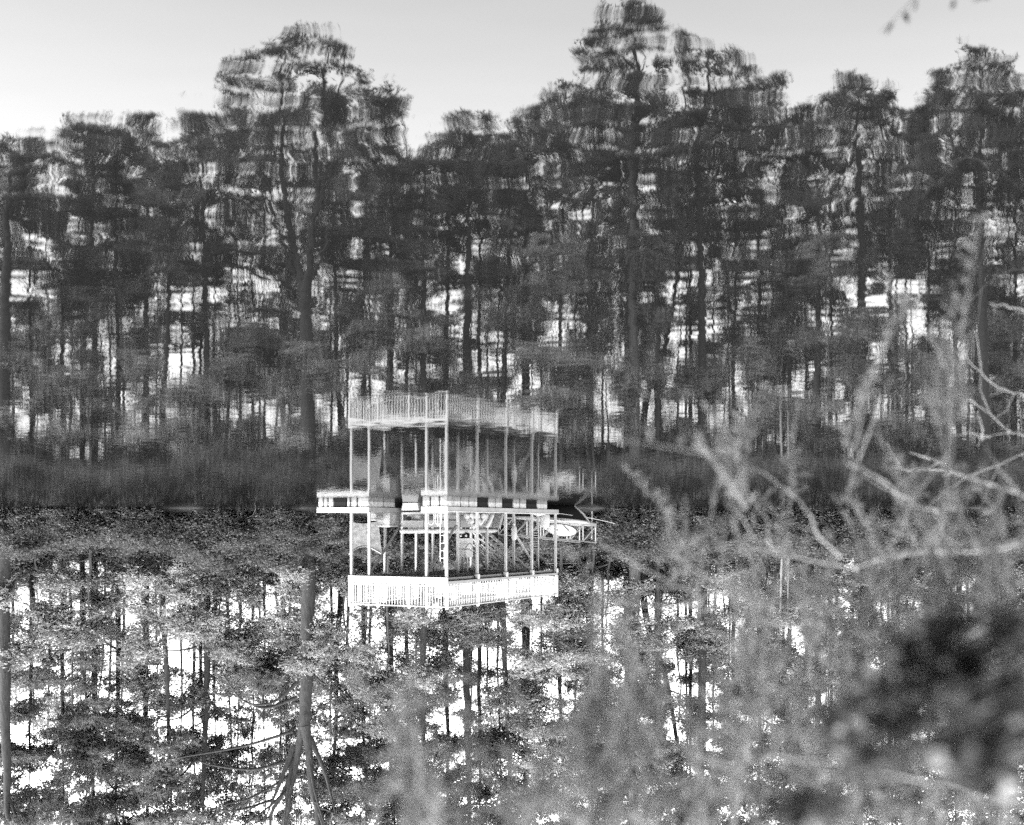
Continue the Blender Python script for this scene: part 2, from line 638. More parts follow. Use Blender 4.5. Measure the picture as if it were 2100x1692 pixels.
    MB().box(1.20, 1.25, .05, LEN - .05, ZU - .33, ZU - .275, 0.004).build('girder', M['white'], dock)
    j = None
    for k in range(19):
        b = .3 + k * (LEN - .6) / 18
        if j is None:
            j = MB().box(.0, WID - .01, -.02, .02, -.132, -.034).build('joist', M['fascia'], dock, loc=(0, b, ZU))
        else:
            link('joist', j.data, dock, (0, b, ZU))
    # braces
    for a in (4.06, 1.11):
        MB().beam((a, .1, ZU - .3), (a, 2.70, 1.05), .04, .11, (1, 0, 0)).build('brace', M['grey_wood'], dock)
        MB().beam((a, 11.0, ZU - .3), (a, 8.37, 1.3), .04, .11, (1, 0, 0)).build('brace', M['white' if a < 2 else 'grey_wood'], dock)
    # block on the post heads, right side
    for b in BAYS[1:]:
        MB().box(-.05, .13, b - .10, b + .08, ZU - .34, ZU - .125, .01).build('post_block', M['white'], dock)
    # railing
    zb, zt = ZU + .09, ZU + 1.0
    sides = [((0, 0), (WID, 0)), ((0, 0), (0, LEN)), ((WID, 0), (WID, LEN)), ((0, LEN), (WID, LEN))]
    bal = MB().box(-.013, .013, -.013, .013, 0, zt - zb - .05).build('baluster', M['white'], dock, loc=(0.16, 0, zb + .02))
    news = []
    for si, (p, q) in enumerate(sides):
        p, q = np.array(p, float), np.array(q, float)
        L = np.linalg.norm(q - p)
        d = (q - p) / L
        posts = [0, 1.0, 1.9, 3.5, 5.0] if si in (0,) else ([0] + BAYS[1:] if si in (1, 2) else [0, 2.5, 5.0])
        for s in posts:
            c = p + d * s
            if not any(np.linalg.norm(c - e) < .05 for e in news):
                news.append(c)
                w = .055 if s not in (1.0, 1.9) or si != 0 else .05
                MB().box(-w, w, -w, w, -.01, zt - ZU + .07, .01).build('newel_post', M['white'], dock, loc=(c[0], c[1], ZU + .013))
        for a, b in zip(posts[:-1], posts[1:]):
            A, B = p + d * (a + .056), p + d * (b - .056)
            MB().beam((*A, zb), (*B, zb), .045, .04).build('bottom_rail', M['white'], dock)
            MB().beam((*A, zt - .015), (*B, zt - .015), .10, .04).build('top_rail', M['white'], dock)
            k = int(round((b - a) / .15))
            for i in range(1, k):
                c = p + d * (a + (b - a) * i / k)
                link('baluster', bal.data, dock, (c[0], c[1], zb + .02))
    COL.objects.unlink(bal)
    bpy.data.objects.remove(bal)
    # handrail clamp seen low through the balusters: a mid rail on part of the right side
    MB().beam((.03, .1, ZU + .72), (.03, 8.2, ZU + .72), .02, .035).build('mid_rail', M['white'], dock)
    # stair up to the upper deck along the rear, with landing
    stair = MB().box(3.9, 5.0, 10.05, 11.0, 1.02, 1.08).build('landing', M['grey_wood'], dock)
    zl = 1.08
    a_lo, a_hi, z_hi = 4.3, 1.35, ZU - .03
    for b in (10.08, 10.95):
        MB().beam((a_lo, b, zl), (a_hi, b, z_hi - .1), .05, .36, (0, 1, 0)).build('stringer', M['white'], dock)
        MB().beam((a_lo, b, zl + .95), (a_hi + .2, b, z_hi + .75), .05, .06, (0, 1, 0)).build('stair_rail', M['white'], dock)
        MB().beam((a_lo, b, zl + .35), (a_hi + .2, b, z_hi + .15), .05, .05, (0, 1, 0)).build('stair_rail', M['white'], dock)
        MB().beam((a_lo, b, zl + .68), (a_hi + .2, b, z_hi + .45), .05, .05, (0, 1, 0)).build('stair_rail', M['white'], dock)
        for k in range(12):
            t = (k + .5) / 12
            a = a_lo + (a_hi + .2 - a_lo) * t
            z0 = zl + .35 + (z_hi + .15 - zl - .35) * t
            MB().box(a - .016, a + .016, b - .016, b + .016, z0, z0 + .6).build('stair_baluster', M['white'], dock)
    for k in range(12):
        t = (k + .5) / 12
        a, z = a_lo + (a_hi - a_lo) * t, zl + (z_hi - zl) * t
        MB().box(a - .13, a + .13, 10.11, 10.92, z - .02, z + .02).build('tread', M['white'], dock)
    for a in (3.95, 4.95):
        for b in (10.1, 10.95):
            MB().box(a - .04, a + .04, b - .04, b + .04, ZD, 1.02).build('landing_leg', M['post'], dock)


build_dock()


def thing(name, a, b, z, label, cat, group=None, rz=0.0):
    return empty(name, DL(a, b, z), ANG + rz, label, cat, group)


def build_tarp():
    n, m_ = 22, 18
    v = np.zeros((n + 1, m_ + 1, 3))
    for i in range(n + 1):
        u = i / n
        for j in range(m_ + 1):
            w = j / m_
            top = 2.36 - 0.36 * math.sin(math.pi * u) ** 0.9 + .06 * (u - .5)
            bot = 0.86 + 0.10 * math.sin(u * 3.3)
            z = bot + (top - bot) * w
            b = .07 + 2.62 * u + .22 * (1 - w) ** 1.5 * (u ** 2)
            fold = .05 * math.sin(9 * (u * .9 + .7 * (1 - w) * u) + 2) * (1 - w * .3) + .05 * math.sin(17 * (u - w * .7)) * (1 - w) + .22 * math.sin(math.pi * u) * math.sin(math.pi * min(1, w * 1.2))
            v[i, j] = (5.06 + .25 * fold + .30 * (1 - w) * u * u + .12 * math.sin(math.pi * u), b, z)
    idx = lambda i, j: i * (m_ + 1) + j
    f = [(idx(i, j), idx(i + 1, j), idx(i + 1, j + 1), idx(i, j + 1)) for i in range(n) for j in range(m_)]
    t = thing('tarp', 0, 0, 0, 'silvery tarp sagging between two posts on the left side of the boat dock', 'tarp')
    link('sheet', np_mesh('sheet', v.reshape(-1, 3), f, M['tarp'], True), t)
    hem = [v[i, m_] + np.array([.0, 0, .0]) for i in range(n + 1)]
    MB().tube(hem, .035, 6).build('hem', M['canvas'], t, True)


build_tarp()


def build_boat():
    t = thing('pontoon_boat', 2.6, 5.2, 0, 'white pontoon boat moored in the slip under the upper deck', 'boat')
    L = 2.9
    for a in (-.62, .62):
        hb = MB()
        vs = []
        for (b, w0, w1, z0, z1) in ((-L - .1, .40, .46, .02, .36), (-L + .5, .42, .5, -.16, .38), (L, .42, .5, -.16, .38)):
            vs += [(a - w0, b, z0), (a + w0, b, z0), (a + w1, b, z1), (a - w1, b, z1)]
        hb.add(vs, [(0, 1, 2, 3), (11, 10, 9, 8)] + [(4 * r + i, 4 * r + 4 + i, 4 * r + 4 + (i + 1) % 4, 4 * r + (i + 1) % 4) for r in (0, 1) for i in range(4)])
        hb.build('pontoon', M['vinyl'], t)
    MB().box(-1.15, 1.15, -L, L, .44, .54, .01).build('boat_deck', M['fascia'], t)
    # rail fence panels
    for (x0, x1, y0, y1) in ((-1.15, 1.15, -L + .05, -L + .09), (-1.15, -1.11, -L + .1, L - .4), (1.11, 1.15, -L + .1, L - .4), (-1.15, 1.15, L - .42, L - .38)):
        n = 4 if x1 - x0 < 1 else 2
        for k in range(n):
            if x1 - x0 < 1:
                a0, a1 = y0 + (y1 - y0) * k / n + .02, y0 + (y1 - y0) * (k + 1) / n - .02
                MB().box(x0, x1, a0, a1, .82, 1.14, .006).build('side_panel', M['greyvinyl'], t)
            else:
                a0, a1 = x0 + (x1 - x0) * k / n + .02, x0 + (x1 - x0) * (k + 1) / n - .02
                MB().box(a0, a1, y0, y1, .82, 1.14, .006).build('side_panel', M['greyvinyl'], t)
    # white canvas bundle along the top of the fence
    rng = random.Random(4)
    for (p, q) in (((-1.2, -L), (1.22, -L)), ((-1.16, -L + .16), (-1.16, L - .8)), ((1.16, -L + .16), (1.16, L - .8))):
        pts, rr = [], []
        for k in range(15):
            u = k / 14
            pts.append((p[0] + (q[0] - p[0]) * u, p[1] + (q[1] - p[1]) * u, 1.30 + rng.uniform(-.012, .012)))
            rr.append(.11 + rng.uniform(-.015, .02))
        rr[0] = .05
        rr[-1] = .05
        MB().tube(pts, rr, 10).build('canvas_roll', M['canvas'], t, True)
    # corner stanchions
    for a in (-1.12, 1.12):
        for b in (-L + .07, -L / 3, L / 3, L - .4):
            MB().tube([(a, b, .54), (a, b, 1.25)], .018, 6).build('stanchion', M['white'], t)
    # seats
    for (x0, x1, y0, y1) in ((.35, 1.05, -L + .3, -L + 1.6), (-1.05, -.35, -L + .3, -L + 1.5), (.4, 1.05, .6, 2.2)):
        s = MB().box(x0, x1, y0, y1, .54, .86, .05).build('seat', M['vinyl'], t)
        xb = x1 - .16 if x1 > .5 else x0
        MB().box(xb, xb + .16, y0 + .02, y1 - .02, .88, 1.2, .05).build('backrest', M['vinyl'], s)
    MB().box(-.3, .25, -.9, -.3, .54, 1.25, .06).build('console', M['vinyl'], t)
    w = MB()
    ring = [(-.02 + .17 * math.cos(x), -.98, 1.25 + .17 * math.sin(x)) for x in np.linspace(0, 2 * math.pi, 17)]
    w.tube(ring, .016, 6, False)
    w.build('steering_wheel', M['black'], t)
    # speaker facing the bow
    MB().lathe([(.0, 0), (.11, .0), (.11, .05), (.0, .06)], (.75, -L - .0, .72), 14, 'y').build('speaker', M['black'], t)
    # outboard at the stern
    m1 = MB().box(-.2, .2, L + .05, L + .55, .75, 1.2, .1).build('outboard_motor', M['black'], t)
    MB().box(-.08, .08, L + .15, L + .4, -.3, .75, .02).build('motor_leg', M['dark_metal'], m1)


build_boat()


def build_dock_things():
    # storage boxes on the left finger
    t = thing('dock_box', 4.55, 2.75, ZD, 'large white dock box behind the first brace on the left finger', 'storage box')
    MB().box(-.36, .36, -.75, .75, 0, .55, .02).build('body', M['vinyl'], t)
    MB().box(-.38, .38, -.77, .77, .555, .66, .03).build('lid', M['white'], t)
    for k in (-.35, .1, .45):
        MB().box(-.25, .25, 0, .012, .08, .45, .005).build('panel', M['white'], t, loc=(0, -.764, 0)) if k == .1 else MB().box(0, .012, k - .16, k + .16, .08, .45, .005).build('panel', M['white'], t, loc=(-.373, 0, 0))
    t = thing('cooler', 4.62, 1.45, ZD, 'rounded white cooler next to the silvery tarp', 'cooler')
    MB().box(-.22, .22, -.33, .33, 0, .28, .05).build('body', M['vinyl'], t)
    MB().box(-.23, .23, -.34, .34, .284, .37, .035).build('lid', M['white'], t)
    MB().tube([(-.24, -.2, .2), (-.29, -.2, .12), (-.29, .2, .12), (-.24, .2, .2)], .012, 6).build('handle', M['black'], t)
    # swim ladder, lifted up against the corner
    t = thing('swim_ladder', .2, .34, ZD, 'white swim ladder with looped handrails at the near corner of the boat dock', 'ladder')
    for k, dy in ((0, 0), (1, .0)):
        for x in (0.0, .36):
            pts = [(x, .04, 2.15), (x, .04, .25), (x, .0, .08), (x, -.07, .03), (x, -.14, .08), (x, -.17, .25), (x, -.17, .62)]
            if k == 0:
                MB().tube(curve_pts(pts, 22), .021, 8).build('side_rail', M['white'], t, True)
    for z in (1.02, 1.35, 1.68, 2.0):
        MB().beam((.0, .04, z), (.36, .04, z), .07, .03).build('rung', M['white'], t)
    # two white hoops
    for x, lab in ((.62, 'white metal hoop on the near finger beside the swim ladder'), (.98, 'white metal hoop on the near finger at the second post row')):
        q = thing('boarding_hoop', x, .32, ZD, lab, 'handrail', 'hoops on the near finger')
        pts = [(-.14, 0, .0), (-.14, 0, .38), (-.1, 0, .5), (0, 0, .55), (.1, 0, .5), (.14, 0, .38), (.14, 0, 0)]
        MB().tube(curve_pts(pts, 24), .024, 8).build('hoop', M['white'], q, True)
        MB().box(-.19, -.09, -.05, .05, 0, .02).build('foot_plate', M['white'], q)
        MB().box(.09, .19, -.05, .05, 0, .02).build('foot_plate', M['white'], q)
    # lift motor boxes hung from the upper deck on two poles
    t = thing('boat_lift_housing', 1.45, 4.15, 1.45, 'two white lift boxes hung on poles from the upper deck', 'lift box')
    MB().box(-.27, .27, -.30, .30, .18, .44, .015).build('motor_box', M['white'], t)
    MB().box(-.27, .27, -.30, .30, .45, .66, .015).build('motor_box', M['white'], t)
    MB().box(-.26, .26, -.34, .30, .70, 1.06, .015).build('motor_box', M['white'], t)
    for x in (-.12, .08):
        MB().tube([(x, 0, 1.06), (x, 0, ZU - .14 - 1.45)], .04, 8).build('pole', M['white'], t)
    for x in (-.16, .12):
        w = MB().lathe([(.02, -.06), (.15, -.06), (.16, -.02), (.15, .03), (.05, .05)], (x, -.12, .07), 16, 'y').build('reel', M['black'], t)
        MB().lathe([(.01, -.08), (.06, -.07), (.06, -.05)], (x, -.12, .07), 10, 'y').build('hub', M['chrome'], w)
    MB().tube(curve_pts([(-.2, -.32, .62), (-.45, -.3, .4), (-.6, -.2, .72), (-.75, -.1, .35), (-.7, 0, .9), (-.25, -.1, .68)], 30), .012, 5).build('cable', M['black'], t)
    # buoys and fenders heaped on the finger
    rng = random.Random(8)
    spots = [(.35, 2.9, .0), (.75, 3.1, .0), (.45, 3.4, .0), (.85, 3.6, .0), (.4, 3.95, 0), (.6, 3.2, .24), (.5, 3.65, .24), (.8, 3.35, .27), (.62, 3.45, .47), (.7, 3.9, .2)]
    names = ['at the near bottom of the heap', 'low at the slip side of the heap', 'low in front of the third post', 'low at the middle of the heap', 'at the far bottom of the heap',
             'resting on the near end of the heap', 'resting in the middle of the heap', 'resting over the slip edge of the heap', 'topmost on the heap', 'resting on the far end of the heap']
    for (a, b, z), nm in zip(spots, names):
        r = rng.uniform(.13, .165)
        q = thing('buoy', a, b, ZD + z, 'pale round buoy ' + nm + ' of floats', 'buoy', 'buoys heaped on the near finger', rng.uniform(0, 6))
        MB().lathe([(.015, 0.002), (.6 * r, .03), (.92 * r, .5 * r), (r, r), (.9 * r, 1.5 * r), (.55 * r, 1.88 * r), (.02, 2 * r)], n=14).build('ball', M['foam'] if rng.random() < .4 else M['vinyl'], q, True)
        MB().lathe([(.03, 2 * r - .01), (.035, 2 * r + .05), (.01, 2 * r + .06)], n=8).build('eye', M['canvas'], q)
    for a, b, ang, lab in ((.55, 4.6, .7, 'long pale fender leaning by the heap of buoys'), (.9, 5.2, -.5, 'thick pale fender leaning against the fourth slip post'), (.45, 5.0, .35, 'stubby pale fender behind the long leaning fender')):
        q = thing('fender', a, b, ZD, lab, 'fender', 'fenders lying on the near finger')
        MB().lathe([(.03, 0.01), (.09, .04), (.115, .12), (.115, .62), (.09, .7), (.03, .74)], n=12).build('body', M['vinyl'], q, True).rotation_euler = (ang, .3, 0)
        o = MB().lathe([(.03, .745), (.03, .80), (.01, .81)], n=8).build('eye', M['black'], q)
        o.rotation_euler = (ang, .3, 0)
        q.location.z += .03
    # sacks / cushions
    t = thing('cushion_pile', .62, 6.0, ZD, 'striped boat cushions leaning against a slip post', 'cushion')
    MB().box(-.3, .3, -.06, .06, .02, .75, .05).build('cushion', M['vinyl'], t).rotation_euler = (.35, 0, .3)
    MB().box(-.28, .28, -.05, .05, .02, .62, .04).build('cushion', M['greyvinyl'], t, loc=(0, .28, 0)).rotation_euler = (.45, 0, .1)
    # hanging fender
    t = thing('fender', .93, 8.12, 0.93, 'white cylindrical fender hanging upright from a back post', 'fender')
    MB().lathe([(.03, .0), (.06, .02), (.06, .09), (.035, .1), (.1, .17), (.135, .26), (.135, .72), (.1, .82), (.03, .85)], n=14).build('body', M['white'], t, True)
    MB().tube([(0, 0, .85), (.05, .1, 1.6)], .01, 5).build('rope', M['rope'], t)
    # white sack at the right rear corner
    t = thing('sack', .30, 10.3, ZD, 'plump white sack standing at the rear right dock corner', 'sack')
    MB().lathe([(.18, 0), (.24, .06), (.25, .3), (.23, .55), (.17, .68), (.06, .72), (.09, .80)], n=14).build('bag', M['canvas'], t, True)
    MB().lathe([(.062, .70), (.075, .72), (.062, .74)], n=10).build('tie', M['rope'], t)
    # folding chair hung by the rear post
    t = thing('folding_chair', .98, 10.5, 1.25, 'folded deck chair with dark striped cloth hung on the rear post', 'chair')
    for x in (-.22, .22):
        MB().tube([(x, -.03, 0), (x, -.03, 1.0)], .015, 6).build('leg', M['white'], t)
        MB().tube([(x * .85, .04, .05), (x * .85, .04, .9)], .015, 6).build('leg', M['white'], t)
    MB().box(-.2, .2, -.02, .0, .5, .95).build('backrest', M['dark_metal'], t)
    MB().box(-.2, .2, .0, .02, .08, .45).build('seat', M['black'], t)
    for z in (.15, .27, .39, .58, .70, .82):
        MB().box(-.2, .2, -.03, -.022, z, z + .04).build('stripe', M['white'], t)
    # pile of white sheeting
    t = thing('plastic_sheet', .28, 9.45, ZD, 'crumpled white plastic sheet on the boards beside the sack', 'sheet')
    rng2 = np.random.default_rng(3)
    g = 12
    vv = np.zeros((g, g, 3))
    for i in range(g):
        for j in range(g):
            vv[i, j] = ((i / (g - 1) - .5) * .5, (j / (g - 1) - .5) * 1.2, .02 + .09 * rng2.random() * math.sin(math.pi * i / (g - 1)) * math.sin(math.pi * j / (g - 1)) * 1.5)
    ff = [(i * g + j, (i + 1) * g + j, (i + 1) * g + j + 1, i * g + j + 1) for i in range(g - 1) for j in range(g - 1)]
    link('sheet', np_mesh('sheet', vv.reshape(-1, 3), ff, M['canvas']), t)
    # upper deck furniture
    def chair(a, b, rz, m, label):
        q = thing('deck_chair', a, b, ZU + .002, label, 'chair', None, rz)
        MB().box(-.24, .24, -.24, .24, .38, .43, .01).build('seat', m, q)
        bk = MB()
        for k in range(5):
            bk.box(-.22 + k * .095, -.22 + k * .095 + .07, .20, .225, .43, .95)
        MB().box(-.25, .25, .196, .23, .88, .96, .008).build('backrest', m, q)
        for k in range(5):
            MB().box(-.22 + k * .095, -.22 + k * .095 + .07, .20, .225, .432, .878).build('slat', m, q)
        for x in (-.22, .22):
            for y in (-.22, .22):
                MB().box(x - .02, x + .02, y - .02, y + .02, 0, .379).build('leg', m, q)
            MB().box(x - .03, x + .03, -.22, .19, .60, .63).build('armrest', m, q)
    chair(1.45, .75, 3.6, M['dark_metal'], 'dark slatted chair behind the front railing of the upper deck')
    chair(1.5, 7.6, 2.4, M['white'], 'white slatted chair on the upper deck behind the right railing')
    chair(3.9, 8.7, -.5, M['white'], 'white slatted chair at the rear left of the upper deck')
    t = thing('deck_table', 4.2, .9, ZU + .002, 'white table behind the left end of the front railing', 'table')
    MB().lathe([(.45, .70), (.46, .72), (.45, .74)], n=20).build('table_top', M['white'], t)
    MB().tube([(0, 0, .03), (0, 0, .70)], .035, 8).build('column', M['white'], t)
    MB().lathe([(.25, .0), (.24, .03), (.05, .04)], n=16).build('base', M['white'], t)


build_dock_things()


# ------------------------------------------------------------------ gangway, disc, ropes, car
def build_gangway():
    A = W(1038, 1056, 63.6)
    B = W(1206, 1077, 69.6)
    A[2] = .50
    d = Vector(B - A)
    rz = math.atan2(d.y, d.x)
    L = math.hypot(d.x, d.y)
    rise = B[2] - A[2]
    t = empty('gangway', tuple(A), rz, 'pale truss gangway rising from the dock to the bank', 'gangway')
    zz = lambda s: rise * s / L
    for y in (-.55, .55):
        MB().beam((0, y, 0), (L, y, zz(L)), .06, .16).build('side_beam', M['fascia'], t)
        MB().beam((0, y, 1.0), (L, y, zz(L) + 1.0), .05, .05).build('handrail', M['grey_wood'], t)
        n = 6
        for k in range(n + 1):
            s = .05 + (L - .1) * k / n
            MB().beam((s, y, zz(s) + .06), (s, y, zz(s) + .98), .05, .05).build('rail_post', M['fascia'], t)
            if k < n:
                s2 = .05 + (L - .1) * (k + 1) / n
                MB().beam((s + .03, y + .01, zz(s) + .95), (s2 - .03, y + .01, zz(s2) + .1), .03, .06).build('diagonal_brace', M['fascia'], t)
    n = int(L / .16)
    o = MB().box(0, .15, -.51, .51, .03, .06).build('deck_board', M['deck_wood'], t, loc=(0, 0, 0))
    for k in range(1, n):
        link('deck_board', o.data, t, (k * L / n, 0, zz(k * L / n)))
    # the disc leans on the near rail
    c = W(1151, 1086.5, 62.9)
    q = empty('disc', tuple(c), 0, 'large pale disc with a dark rim lying aslant beside the gangway rail', 'disc')
    q.rotation_euler = (R(23), R(5), R(8))
    MB().lathe([(.05, -.05), (.55, -.03), (.80, .0), (.80, .02), (.5, .0), (.03, -.02)], n=36).build('face', M['dish'], q, True)
    ring = [(.82 * math.cos(x), .82 * math.sin(x), .012) for x in np.linspace(0, 2 * math.pi, 41)]
    MB().tube(ring, .022, 6, False).build('rim', M['black'], q)
    MB().tube([(-.15, -.75, .03), (-.38, -.2, .07), (-.42, .1, .05)], .018, 6).build('arm', M['black'], q)
    MB().lathe([(.03, .0), (.03, .03), (.01, .035)], (.2, .05, 0), 8).build('bolt', M['black'], q)
    # mooring cable
    p = np.array(DL(-.04, 11.0, .42))
    e = W(1345, 1104, 78.0)
    pts = [p + (e - p) * u - np.array([0, 0, .25 * math.sin(math.pi * u)]) for u in np.linspace(0, 1, 16)]
    tag(MB().tube(pts, .014, 5).build('mooring_cable', M['rope']), 'thin cable stretched from the dock corner to the bank', 'cable')
    # bank posts
    for x, y0, y1, D, w, lab in ((1151, 1106, 1178, 76.5, .19, 'grey timber post on the bank behind the disc'), (1214, 1086, 1104, 71.5, .1, 'short white marker post at the head of the gangway')):
        lo, hi = W(x, y0, D), W(x, y1, D)
        q = empty('bank_post', (lo[0], D, 0), 0, lab, 'post')
        MB().tube([(0, 0, 0.2), (0, 0, hi[2])], [w / 2 * 1.05, w / 2], 8).build('shaft', M['barkpale'] if D > 73 else M['canvas'], q)
        MB().lathe([(w / 2 + .015, hi[2]), (w / 2 + .015, hi[2] + .03), (.01, hi[2] + .06)], n=8).build('cap', M['grey_wood'], q)


build_gangway()


def build_dark_boat():
    bow = W(1208, 1074, 65.0)
    stern = W(1040, 1058, 61.9 + .6)
    d = Vector((bow[0] - stern[0], bow[1] - stern[1], 0))
    L = d.length
    t = empty('moored_boat', (stern[0], stern[1], 0), math.atan2(d.y, d.x), 'black hulled boat with a pale gunwale and raked bow moored right of the dock', 'boat')
    n = 12
    vs, fs, gun = [], [], []
    for i in range(n + 1):
        u = i / n
        hb = .85 * (1 - u ** 3.2) ** .75 + .012
        zg = .62 + .27 * u * u
        rake = .95 * max(0, (u - .55) / .45) ** 1.5
        zk = -.25 + .25 * max(0, (u - .6) / .4) ** 2
        row = [(-hb, u * L, zg), (-hb * .82, u * L - rake * .55, zg * .45), (0, u * L - rake, zk), (hb * .82, u * L - rake * .55, zg * .45), (hb, u * L, zg)]
        vs += [(b, a, z) for a, b, z in row]
        gun.append(((u * L, -hb, zg), (u * L, hb, zg)))
    for i in range(n):
        for k in range(4):
            fs.append((i * 5 + k, i * 5 + k + 1, i * 5 + 6 + k, i * 5 + 5 + k))
    fs.append((0, 1, 2, 3, 4))
    MB().add(vs, fs).build('hull', M['black'], t, True)
    for k in (0, 1):
        MB().tube([g[k] for g in gun], [.07] * n + [.05], 8).build('gunwale', M['fascia'], t, True)
    st = [vs[n * 5 + 0], vs[n * 5 + 1], vs[n * 5 + 2]]
    MB().tube([(L + .02, 0, .89), (L - .38, 0, .42), (L - .93, 0, .0)], [.06, .06, .05], 8).build('stem', M['fascia'], t, True)
    MB().add([(gun[i][0][0], gun[i][0][1] * .95, gun[i][0][2] - .06) for i in range(5, n + 1)] + [(gun[i][1][0], gun[i][1][1] * .95, gun[i][1][2] - .06) for i in range(5, n + 1)],
             [(i, i + 1, n - 4 + i + 1, n - 4 + i) for i in range(n - 5)]).build('foredeck', M['grey_wood'], t)


build_dark_boat()


def build_car():
    D = 79.5
    c = W(1168, 1112, D)
    z0 = float(ground_z(c[0], D)) + .0
    t = empty('parked_car', (c[0], D, z0), R(4), 'dark estate car parked on the bank behind the gangway', 'car')
    # side profile (x forward = photo right is -X world): nose towards -X
    prof = [(-2.35, .42), (-2.38, .75), (-2.25, .98), (-1.1, 1.08), (-.45, 1.62), (1.5, 1.66), (2.2, 1.18), (2.33, .95), (2.33, .42)]
    low = .36
    vs, fs = [], []
    for y, ins in ((-.86, 0), (.86, 0)):
        for (x, z) in prof:
            inset = .14 if z > 1.2 else 0
            vs.append((x, y - inset * (1 if y > 0 else -1), z))
    n = len(prof)
    for i in range(n - 1):
        fs.append((i, i + 1, n + i + 1, n + i))
    fs.append((n - 1, 0, n, 2 * n - 1))
    fs.append(tuple(range(n - 1, -1, -1)))
    fs.append(tuple(range(n, 2 * n)))
    MB().add(vs, fs).build('body', M['carpaint'], t)
    for x in (-1.48, 1.52):
        for y in (-.8, .8):
            w = MB().lathe([(.05, -.11), (.28, -.12), (.36, -.1), (.37, 0), (.36, .1), (.28, .12), (.05, .11)], (x, y, .37), 18, 'y').build('wheel', M['rubber'], t, True)
            MB().lathe([(.02, -.13), (.2, -.135), (.22, -.12)], (x, y + (0 if y < 0 else .25), .37), 14, 'y').build('rim', M['chrome'], w)
            MB().tube([(x + .44 * math.cos(a), y * 1.09, .40 + .44 * math.sin(a)) for a in np.linspace(0, math.pi, 11)], .03, 6).build('wheel_arch', M['black'], t)
    for (x0, x1, xt0, xt1) in ((-.95, .0, -.42, .0), (.06, 1.0, .06, 1.0), (1.06, 1.85, 1.06, 1.45)):
        for y in (-.875, .875):
            s = 1 if y > 0 else -1
            MB().add([(x0, y, 1.13), (x1, y, 1.13), (xt1, y - s * .125, 1.56), (xt0, y - s * .125, 1.56)], [(0, 1, 2, 3) if s < 0 else (3, 2, 1, 0)]).build('side_window', M['glass'], t)
    for x in (.03, 1.03):
        MB().box(x - .012, x + .012, -.872, -.863, .45, 1.1).build('door_seam', M['black'], t)
    for x in (-.15, .85):
        MB().box(x - .09, x + .09, -.9, -.872, .98, 1.02, .005).build('door_handle', M['chrome'], t)
    MB().box(-2.3, 2.3, -.885, -.866, .72, .80, .004).build('side_trim', M['chrome'], t)
    MB().box(-2.46, -2.36, -.8, .8, .42, .6, .02).build('bumper', M['chrome'], t)
    MB().box(2.335, 2.43, -.8, .8, .42, .6, .02).build('bumper', M['chrome'], t)
    for y in (-.62, .62):
        MB().box(-2.37, -2.30, y - .16, y + .16, .72, .86, .01).build('headlight', M['canvas'], t)
        MB().box(2.30, 2.37, y - .16, y + .16, .80, .98, .01).build('tail_light', M['chrome'], t)
    MB().add([(-1.06, -.7, 1.115), (-1.06, .7, 1.115), (-.47, .66, 1.622), (-.47, -.66, 1.622)], [(0, 3, 2, 1)]).build('windscreen', M['glass'], t)
    MB().box(-.5, 1.5, -.7, -.66, 1.68, 1.72).build('roof_rail', M['chrome'], t)


build_car()


def build_shed():
    # pale low building end seen between the cedar sprays, with a dark eave
    D = 84.0
    a, b = W(1945, 1190, D), W(1772, 1190, D)
    z0 = 2.3
    t = empty('shed', ((a[0] + b[0]) / 2, D, z0), 0, 'low pale board shed with a dark eave behind the near cedar', 'shed')
    w = (b[0] - a[0]) / 2
    n = 8
    zt = W(1800, 1226, D)[2] - z0
    for k in range(n):
        MB().box(-w, w, -.02, .02, zt * k / n + .004, zt * (k + 1) / n - .01).build('wall_board', M['wall'], t)
    for x in (-w + .03, w - .03):
        MB().box(x - .03, x + .03, .025, 2.4, 0, zt).build('side_wall', M['wall'], t)
    MB().box(-w, w, 2.4, 2.45, 0, zt).build('back_wall', M['wall'], t)
    MB().add([(-w - .2, -.3, zt + .01), (w + .2, -.3, zt + .01), (w + .2, 2.7, zt + .35), (-w - .2, 2.7, zt + .35), (-w - .2, -.3, zt + .12), (w + .2, -.3, zt + .12), (w + .2, 2.7, zt + .46), (-w - .2, 2.7, zt + .46)],
             [(0, 3, 2, 1), (4, 5, 6, 7), (0, 1, 5, 4), (1, 2, 6, 5), (2, 3, 7, 6), (3, 0, 4, 7)]).build('roof', M['dark_metal'], t)


build_shed()

# ------------------------------------------------------------------ trees
SKY = [(0, 265), (60, 265), (100, 290), (125, 292), (160, 243), (220, 240), (270, 250), (320, 250), (332, 292), (370, 255), (400, 220), (440, 230), (450, 165), (500, 108), (560, 90), (620, 72), (700, 76), (715, 115), (735, 135), (780, 145), (825, 165), (830, 272), (860, 292), (900, 268), (940, 234), (1000, 236), (1030, 262), (1080, 220), (1120, 215), (1135, 165), (1180, 145), (1185, 95), (1210, 45), (1260, 12), (1310, 12), (1365, 40), (1370, 75), (1395, 80), (1430, 100), (1480, 100), (1545, 120), (1550, 152), (1600, 152), (1605, 205), (1640, 215), (1680, 205), (1720, 165), (1780, 165), (1830, 185), (1860, 200), (1900, 170), (1950, 145), (1975, 112), (2040, 108), (2080, 130), (2100, 160), (2600, 200)]
SKX, SKYY = [p[0] for p in SKY], [p[1] for p in SKY]
